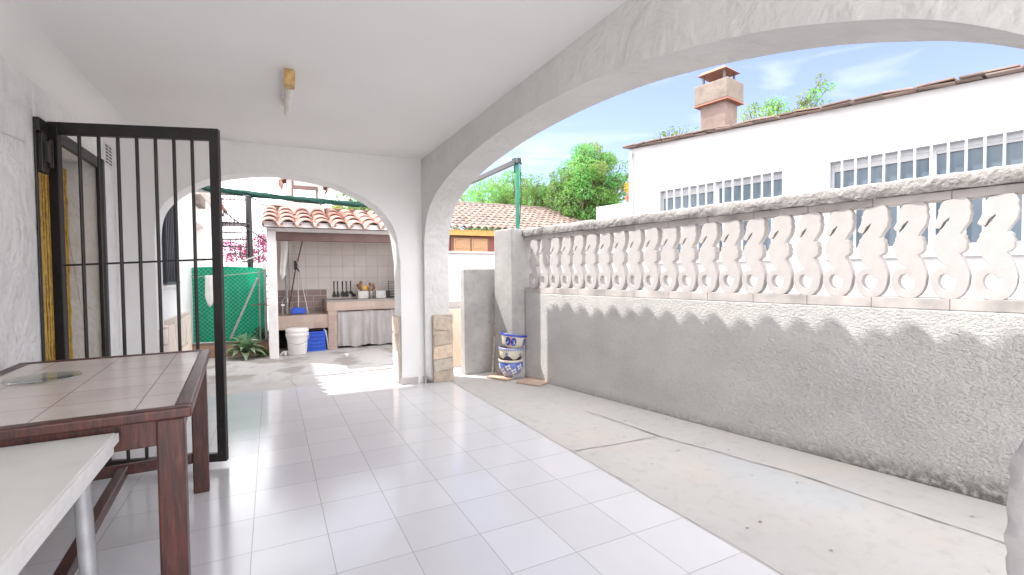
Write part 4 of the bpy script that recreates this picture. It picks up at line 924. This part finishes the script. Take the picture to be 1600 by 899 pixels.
for x_, hw, kd in UT:
    q = MB(); y = HYB-.03; z0_ = .825
    q.tube([(x_, y, 1.10), (x_, y, 1.07), (x_, y, .93), (x_ + (.0 if kd != 'skimmer' else .02), y, .90)], [.011, .009, .006, .008], 7)
    sk = .05 if kd == 'skimmer' else 0
    top, bot = (.45, 1.) if kd in ('spatula', 'turner') else (.8, .9)
    q.prism([(-hw*.25, .10), (-hw*.55*top*1.2, .07), (-hw*.55+sk, .03), (-hw*.5*bot+sk, .0), (hw*.5*bot+sk, -.002), (hw*.55+sk, .03), (hw*.55*top*1.2, .07), (hw*.25, .10)][::1], (x_, y-.012, z0_), (1, 0, 0), (0, 0, 1), (0, .014, 0))
    tag(q.build('kitchen_'+kd, 'black', None, loc=(x_, y, 1.10), smooth=40, merge=False), ULAB[kd], 'utensil', 'black utensils on the hut wall')
def spoon(mb, p, q_, r_=.03):
    p, q_ = Vector(p), Vector(q_); d = (q_-p).normalized(); mb.tube([p, q_-d*.05, q_-d*.03, q_, q_+d*.025], [.006, .007, r_*.8, r_, r_*.4], 8)
jr = thing('utensil_jar', (1.42, 8.55, .796), 'white square crock holding dark wooden spoons on the counter', 'jar')
q = MB(); q.box((1.355, 8.49, .797), (1.505, 8.62, .925)); q.build('crock', 'cloth', jr, bevel=.006)
q = MB(); q.box((1.338, 8.50, .797), (1.354, 8.60, .94)); q.build('side', 'tin', jr)
for a, b in (((1.39, 8.55, .90), (1.345, 8.56, 1.03)), ((1.40, 8.54, .90), (1.39, 8.55, 1.075)), ((1.40, 8.56, .90), (1.365, 8.53, .99))):
    q = MB(); spoon(q, a, b); q.build('wooden_spoon', 'spoon', jr, smooth=50)
q = MB(); q.lathe([(0, -.012), (.034, -.01), (.04, 0), (.034, .01), (0, .012)], (0, 0, 0), 16)
for v in q.v: v.xyz = (v.x + 1.455, 8.52 + v.z, .985 + v.y)
q.tube([(1.455, 8.52, .95), (1.43, 8.53, .90)], .006, 6); q.build('yellow_strainer', 'yellowp', jr, smooth=50)
jr = thing('utensil_can', (1.56, 8.55, .796), 'shiny tin full of wooden spoons beside the white crock', 'tin')
q = MB(); q.lathe([(0, .797), (.036, .797), (.038, .80), (.038, .925), (.034, .925), (.033, .81), (0, .81)], (1.56, 8.55, 0), 18); q.build('can', 'tin', jr, smooth=40)
for a, b in (((1.555, 8.55, .9), (1.545, 8.56, 1.05)), ((1.565, 8.54, .9), (1.60, 8.55, 1.03)), ((1.55, 8.56, .9), (1.505, 8.55, .975)), ((1.57, 8.56, .9), (1.615, 8.56, .98))):
    q = MB(); spoon(q, a, b, .026); q.build('wooden_spoon', 'spoon', jr, smooth=50)
q = MB(); q.box((1.655, 8.5, .797), (1.80, 8.64, .925)); q.box((1.635, 8.49, .797), (1.654, 8.6, .935))
tag(q.build('bread_box', 'trim', None, loc=(1.72, 8.57, .797), bevel=.005, merge=False), 'small cream box between the tin and the wire rack', 'box')
rk = MB()
for z in (.81, .86, .91, .95, 1.0, 1.05, 1.085): rk.tube([(1.86, 8.60, z), (2.15, 8.60, z)], .004 if z > .93 else .009, 6)
for x_ in (1.845, 1.875, 2.15): rk.bar((x_, 8.60, .797), (x_, 8.60, 1.09 if x_ != 1.845 else .93), .008 if x_ > 1.85 else .02, .01, (1, 0, 0))
for x_ in (1.845, 1.885): rk.box((x_-.009, 8.54, .797), (x_+.009, 8.62, .925))
for x_ in (1.9, 2.15):
    for y in (8.45,): rk.tube([(x_, 8.60, .80), (x_, y, .80), (x_, y, .9)], .005, 6)
tag(rk.build('dish_rack', 'wire', None, loc=(2.0, 8.55, .797), merge=False), 'dark wire dish rack at the end of the counter', 'rack')

# ------------------------------------------------------------------ fence with green netting, planter and plants
fn = thing('wire_fence', (-.5, 8.35, 0), 'chain-link fence backed with bright green netting beside the hut', 'fence')
FX0, FX1, FY = -1.04, -.06, 8.40
q = MB(); nx, nz2 = 36, 18
def fpnt(u, v): return (FX0 + (FX1-FX0)*u, FY + .03*sin(u*9+v*3) + .02*sin(u*23), .22 + (1.115 - .012*u + .02*sin(u*pi) )*v)
for i in range(nx):
    for j in range(nz2): q.quad(fpnt(i/nx, j/nz2), fpnt((i+1)/nx, j/nz2), fpnt((i+1)/nx, (j+1)/nz2), fpnt(i/nx, (j+1)/nz2))
q.build('netting', 'netting', fn, smooth=180)
q = MB(); W_, H_ = FX1-FX0, 1.10; s_ = .062
for sgn in (1, -1):
    k = -int(H_/s_)-1
    while k*s_ < W_ + H_:
        a = k*s_; pts = []
        for j in range(2):
            pass
        if sgn > 0: x0_, x1_ = a, a + H_
        else: x0_, x1_ = a, a - H_
        # clip the slanted wire to the panel
        u0, u1 = 0., 1.
        dx = x1_-x0_
        for lim, side in ((0, 1), (W_, -1)):
            for_x = (lim-x0_)/dx
            if (dx > 0) == (side > 0): u0 = max(u0, for_x)
            else: u1 = min(u1, for_x)
        if u1 > u0 + .01: q.tube([(FX0 + x0_+dx*u, FY-.055, .22 + H_*u) for u in (u0, u1)], .0016, 4, caps=False)
        k += 1
q.build('chain_link', 'galv', fn, merge=False)
for x_ in (FX1-.02, FX1-.10):
    q = MB(); q.tube([(x_, FY-.06, .0), (x_, FY-.06, 1.36 if x_ > FX1-.05 else 1.30)], .02 if x_ > FX1-.05 else .013, 8); q.build('post', 'galv', fn, smooth=50)
q = MB(); q.box((FX1-.05, FY-.09, 1.30), (FX1+.01, FY-.03, 1.42)); q.build('post_cap', 'trim', fn, bevel=.01)
q = MB(); q.bar((FX1-.12, FY-.08, 1.18), (-.56, FY-.085, .26), .03, .03); q.build('brace', 'galv', fn)
q = MB(); q.tube([(FX1-.22, FY-.08, .76), (FX1+.0, FY-.08, .77)], .011, 6); q.build('latch_bar', 'beigecap', fn, smooth=50)
q = MB(); q.tube([(FX0, FY-.06, 1.20), (-.62, FY-.075, 1.215), (FX1-.02, FY-.06, 1.27)], .006, 5); q.build('line_wire', 'galv', fn, smooth=50)
q = MB()
def tw2(u, v): return (-.86 + .11*u + .03*v*(u-.3), 8.31 + .012*sin(u*8), 1.222 - (.38 + .12*u*(1-u)*4 - .18*abs(u-.3))*v)
for i in range(8):
    for j in range(5): q.quad(tw2(j/5, i/8), tw2((j+1)/5, i/8), tw2((j+1)/5, (i+1)/8), tw2(j/5, (i+1)/8))
o = q.build('hanging_cloth', 'cloth', None, loc=(-.8, 8.31, 1.22), smooth=90); sm = o.modifiers.new('solid', 'SOLIDIFY'); sm.thickness = .008; tag(o, 'cream cloth hanging on the wire in front of the green netting', 'cloth')
pl_ = MB(); pl_.box((-1.04, 8.27, 0), (-.05, 8.335, .19)); plo = pl_.build('planter', 'brick', None, loc=(-.55, 8.3, 0), bevel=.008); tag(plo, 'low brick planter edge at the foot of the green fence', 'planter')
q = MB(); q.box((-1.04, 8.336, 0), (-.05, 8.75, .17)); q.build('soil_bed', 'soil', plo, loc=plo.location)
q = MB(); q.box((-1.04, 8.265, .191), (-.05, 8.34, .215)); q.build('pebble_top', 'palestone' if False else 'beigecap', plo, loc=plo.location)
ag = MB(); AC = Vector((-.36, 7.98, .03))
for k in range(46):
    a = k*2.39996; lvl = k/46; el = radians(8 + 78*lvl); ln = .36*(1-.42*lvl)*random.uniform(.88, 1.08); wd_ = .062*(1-.35*lvl)
    out = Vector((cos(a), sin(a), 0)); side = Vector((-sin(a), cos(a), 0)); ag.tint = tone(.8, 1.6); ag.tint = (ag.tint[0]*(1.0+.3*(1-lvl)), ag.tint[1], ag.tint[2]*.95); prev = None
    for i in range(8):
        u = i/7; e = el - .55*u*u*(1-lvl*.6); p = AC + Vector((0, 0, .05+.10*lvl)) + (out*cos(e) + Vector((0, 0, sin(e))))*ln*u
        nn = (Vector((0, 0, 1))*cos(e) - out*sin(e)); h_ = wd_*(.55 + 1.5*u*(1-u))*(1 if u < .55 else max(.02, (1-u)/.45))
        cur = (p - side*h_ + nn*h_*.35, p - nn*.004, p + side*h_ + nn*h_*.35)
        if prev: ag.quad(prev[0], prev[1], cur[1], cur[0]); ag.quad(prev[1], prev[2], cur[2], cur[1])
        prev = cur
ag.tint = (1, 1, 1)
tag(ag.build('agave', 'agave', None, loc=AC, smooth=180), 'spiky pale green agave rosette at the foot of the green fence', 'agave')
fe = MB()
for k in range(46):
    a = random.uniform(0, 2*pi); b0 = Vector((-.13+jitter(.05), 8.42+jitter(.03), .17)); tip = b0 + Vector((cos(a)*.15, sin(a)*.08, random.uniform(.10, .24))); mid = b0.lerp(tip, .5) + Vector((0, 0, .04))
    base_t = tone(.5, 1.1)
    for i in range(11):
        u = i/10; p = b0.lerp(mid, u*2) if u < .5 else mid.lerp(tip, u*2-1)
        for s_ in (-1, 1):
            fe.tint = tuple(x*random.uniform(.8, 1.2) for x in base_t); leaf(fe, p, (Vector((-sin(a)*s_, cos(a)*s_, .2)) + (tip-b0)*1.5).normalized(), rvec().normalized(), .05*(1-.5*u), .014)
fe.tint = (1, 1, 1); tag(fe.build('fern', 'leaf', None, loc=(-.13, 8.42, .17), merge=False), 'feathery green fern in the planter behind the hut post', 'fern')
we = MB(); crown(we, blob((-.14, 8.02, .05), (.10, .07, .05), 9, .045, 5), 34, .04, .9, 1.7, .2); tag(we.build('weed_patch', 'leaf', None, loc=(-.14, 8.02, 0), merge=False), 'bright green weeds between the agave and the hut post', 'weeds')

# ------------------------------------------------------------------ spiral staircase and bougainvillea far behind
ss = thing('spiral_staircase', (-.46, 14, 0), 'dark iron spiral staircase with railings behind the green fence', 'staircase')
c_ = Vector((-.46, 14, 0)); ST = 'iron'
q = MB(); q.tube([c_, c_+Vector((0, 0, 3.28))], .07, 12); q.build('centre_pole', ST, ss, smooth=50)
PZ = 2.50; nS = 13; R_ = .62; a0 = radians(165); da = radians(-24)
rail = []
for k in range(nS):
    a = a0 + da*k*-1; z = PZ - .19*(k+1); q = MB(); n = 4
    pts = [(c_.x + r_*cos(a+f_), c_.y + r_*sin(a+f_)) for r_, f_ in ((.06, 0), (R_, -.20), (R_, .20))]
    q.prism([(p[0]-c_.x, p[1]-c_.y) for p in pts], c_+Vector((0, 0, z)), (1, 0, 0), (0, 1, 0), (0, 0, .025)); q.build('tread', ST, ss)
    for f_ in (-.14, .07):
        p = c_ + Vector((R_*cos(a+f_), R_*sin(a+f_), 0)); zz = z + .86 + f_/-.42*.19*0; q = MB(); q.tube([p+Vector((0, 0, z)), p+Vector((0, 0, z+.86))], .008, 5); q.build('baluster', ST, ss)
    rail.append(c_ + Vector((R_*cos(a), R_*sin(a), z+.88)))
q = MB(); q.tube([Vector(p) for p in catmull([tuple(p) for p in rail], 5)], .018, 7); q.build('handrail', ST, ss, smooth=60)
q = MB(); q.box((-1.08, 13.6, PZ), (-.46, 14.4, PZ+.04)); q.build('landing', ST, ss)
q = MB()
for y in (13.6, 14.4): q.tube([(-1.08, y, PZ+.70), (-.44, y, PZ+.70)], .016, 6); q.tube([(-1.08, y, PZ+.62), (-.44, y, PZ+.62)], .009, 6)
q.build('landing_rail', ST, ss)
for k in range(9):
    for y in (13.6, 14.4): q = MB(); x_ = -1.07 + .63*k/8; q.tube([(x_, y, PZ+.04), (x_, y, PZ+.70)], .008, 5); q.build('baluster', ST, ss)
q = MB(); q.tube([(-.44, 13.6, PZ+.68), (-.2, 13.55, PZ+.58), (.05, 13.6, PZ+.30), (.16, 13.7, PZ+.05)], .017, 7)
q.build('handrail', ST, ss, smooth=60)
for x_, z in ((-.3, .64), (-.15, .54), (0, .36), (.1, .17)): q = MB(); q.tube([(x_, 13.57, PZ-.25), (x_, 13.57, PZ+z)], .008, 5); q.build('baluster', ST, ss)
q = MB(); q.bar((-1.0, 13.3, 1.42), (.35, 13.3, 1.95), .03, .03); q.build('stay', 'galv', ss)
pw2 = MB(); pw2.box((-1.3, 17.0, 0), (1.5, 17.2, 1.62)); tag(pw2.build('far_wall', 'white_wall', None, loc=(0, 17.1, 0)), 'white wall below the pink bougainvillea far behind the fence', 'wall')
bg_ = thing('bougainvillea', (-.2, 17.8, 0), 'pink flowering bougainvillea behind the spiral staircase', 'bougainvillea')
q = MB(); cl = blob((-.35, 17.9, 2.0), (1.3, .5, .55), 60, .24, 9); crown(q, cl, 90, .075, .7, 1.3, -.1); q.build('blossom', 'petal', bg_, merge=False)
q = MB(); crown(q, blob((-.3, 18.0, 2.0), (1.3, .5, .6), 24, .26, 4), 40, .08, .5, 1.1); q.build('foliage', 'leaf', bg_, merge=False)
q = MB(); q.tube([(-.2, 17.8, 0), (-.3, 17.9, 1.0), (-.35, 17.9, 2.0)], [.06, .05, .03], 6); q.build('trunk', 'bark', bg_, smooth=50)

# ------------------------------------------------------------------ trees
GT = 'trees beyond the houses'
tree('bushy_tree', 'dense bright green tree beside the end of the white house', (10.9, 15.2, 0), blob((10.85, 15.0, 4.2), (1.55, 1.4, 1.65), 110, .40, 2), 330, .105, .12, GT, lo=1.4, hi=3.0)
tree('bushy_tree', 'smaller loose green tree left of the dense bright one', (9.3, 17.5, 0), blob((9.2, 17.4, 3.9), (1.9, 1.2, 1.35), 84, .38, 12), 200, .11, .08, GT, lo=1.3, hi=2.8)
tree('pale_tree', 'hazy pale green tree behind the tiled roof of the red-brown house', (10.4, 22.5, 0), blob((10.0, 22.3, 4.6), (3.2, 1.5, 1.6), 100, .44, 6), 130, .12, .10, GT, lo=1.6, hi=3.0)
tree('slender_tree', 'sparse twiggy tree rising behind the neighbour roof', (12.8, 9.2, 0), blob((12.55, 8.7, 5.40), (1.15, .6, .40), 44, .24, 21) + blob((13.35, 8.1, 5.75), (.35, .3, .55), 15, .17, 22) + [((13.75, 7.85, 6.25), (.16, .12, .12)), ((13.6, 7.95, 6.45), (.14, .12, .14))], 70, .085, .07, GT, lo=1.3, hi=2.6)
tree('slender_tree', 'thin treetop showing left of the neighbour chimney', (11.6, 11.2, 0), blob((11.5, 11.0, 5.3), (.9, .4, .35), 20, .2, 31), 26, .11, .07, GT, lo=.9, hi=1.8)
tree('round_tree', 'rounded yellow-green tree behind the barbecue hut', (2.5, 16.8, 0), blob((2.5, 16.8, 3.35), (.85, .7, .75), 44, .28, 41), 160, .085, .10, GT, yellow=.3, lo=1.4, hi=2.6)
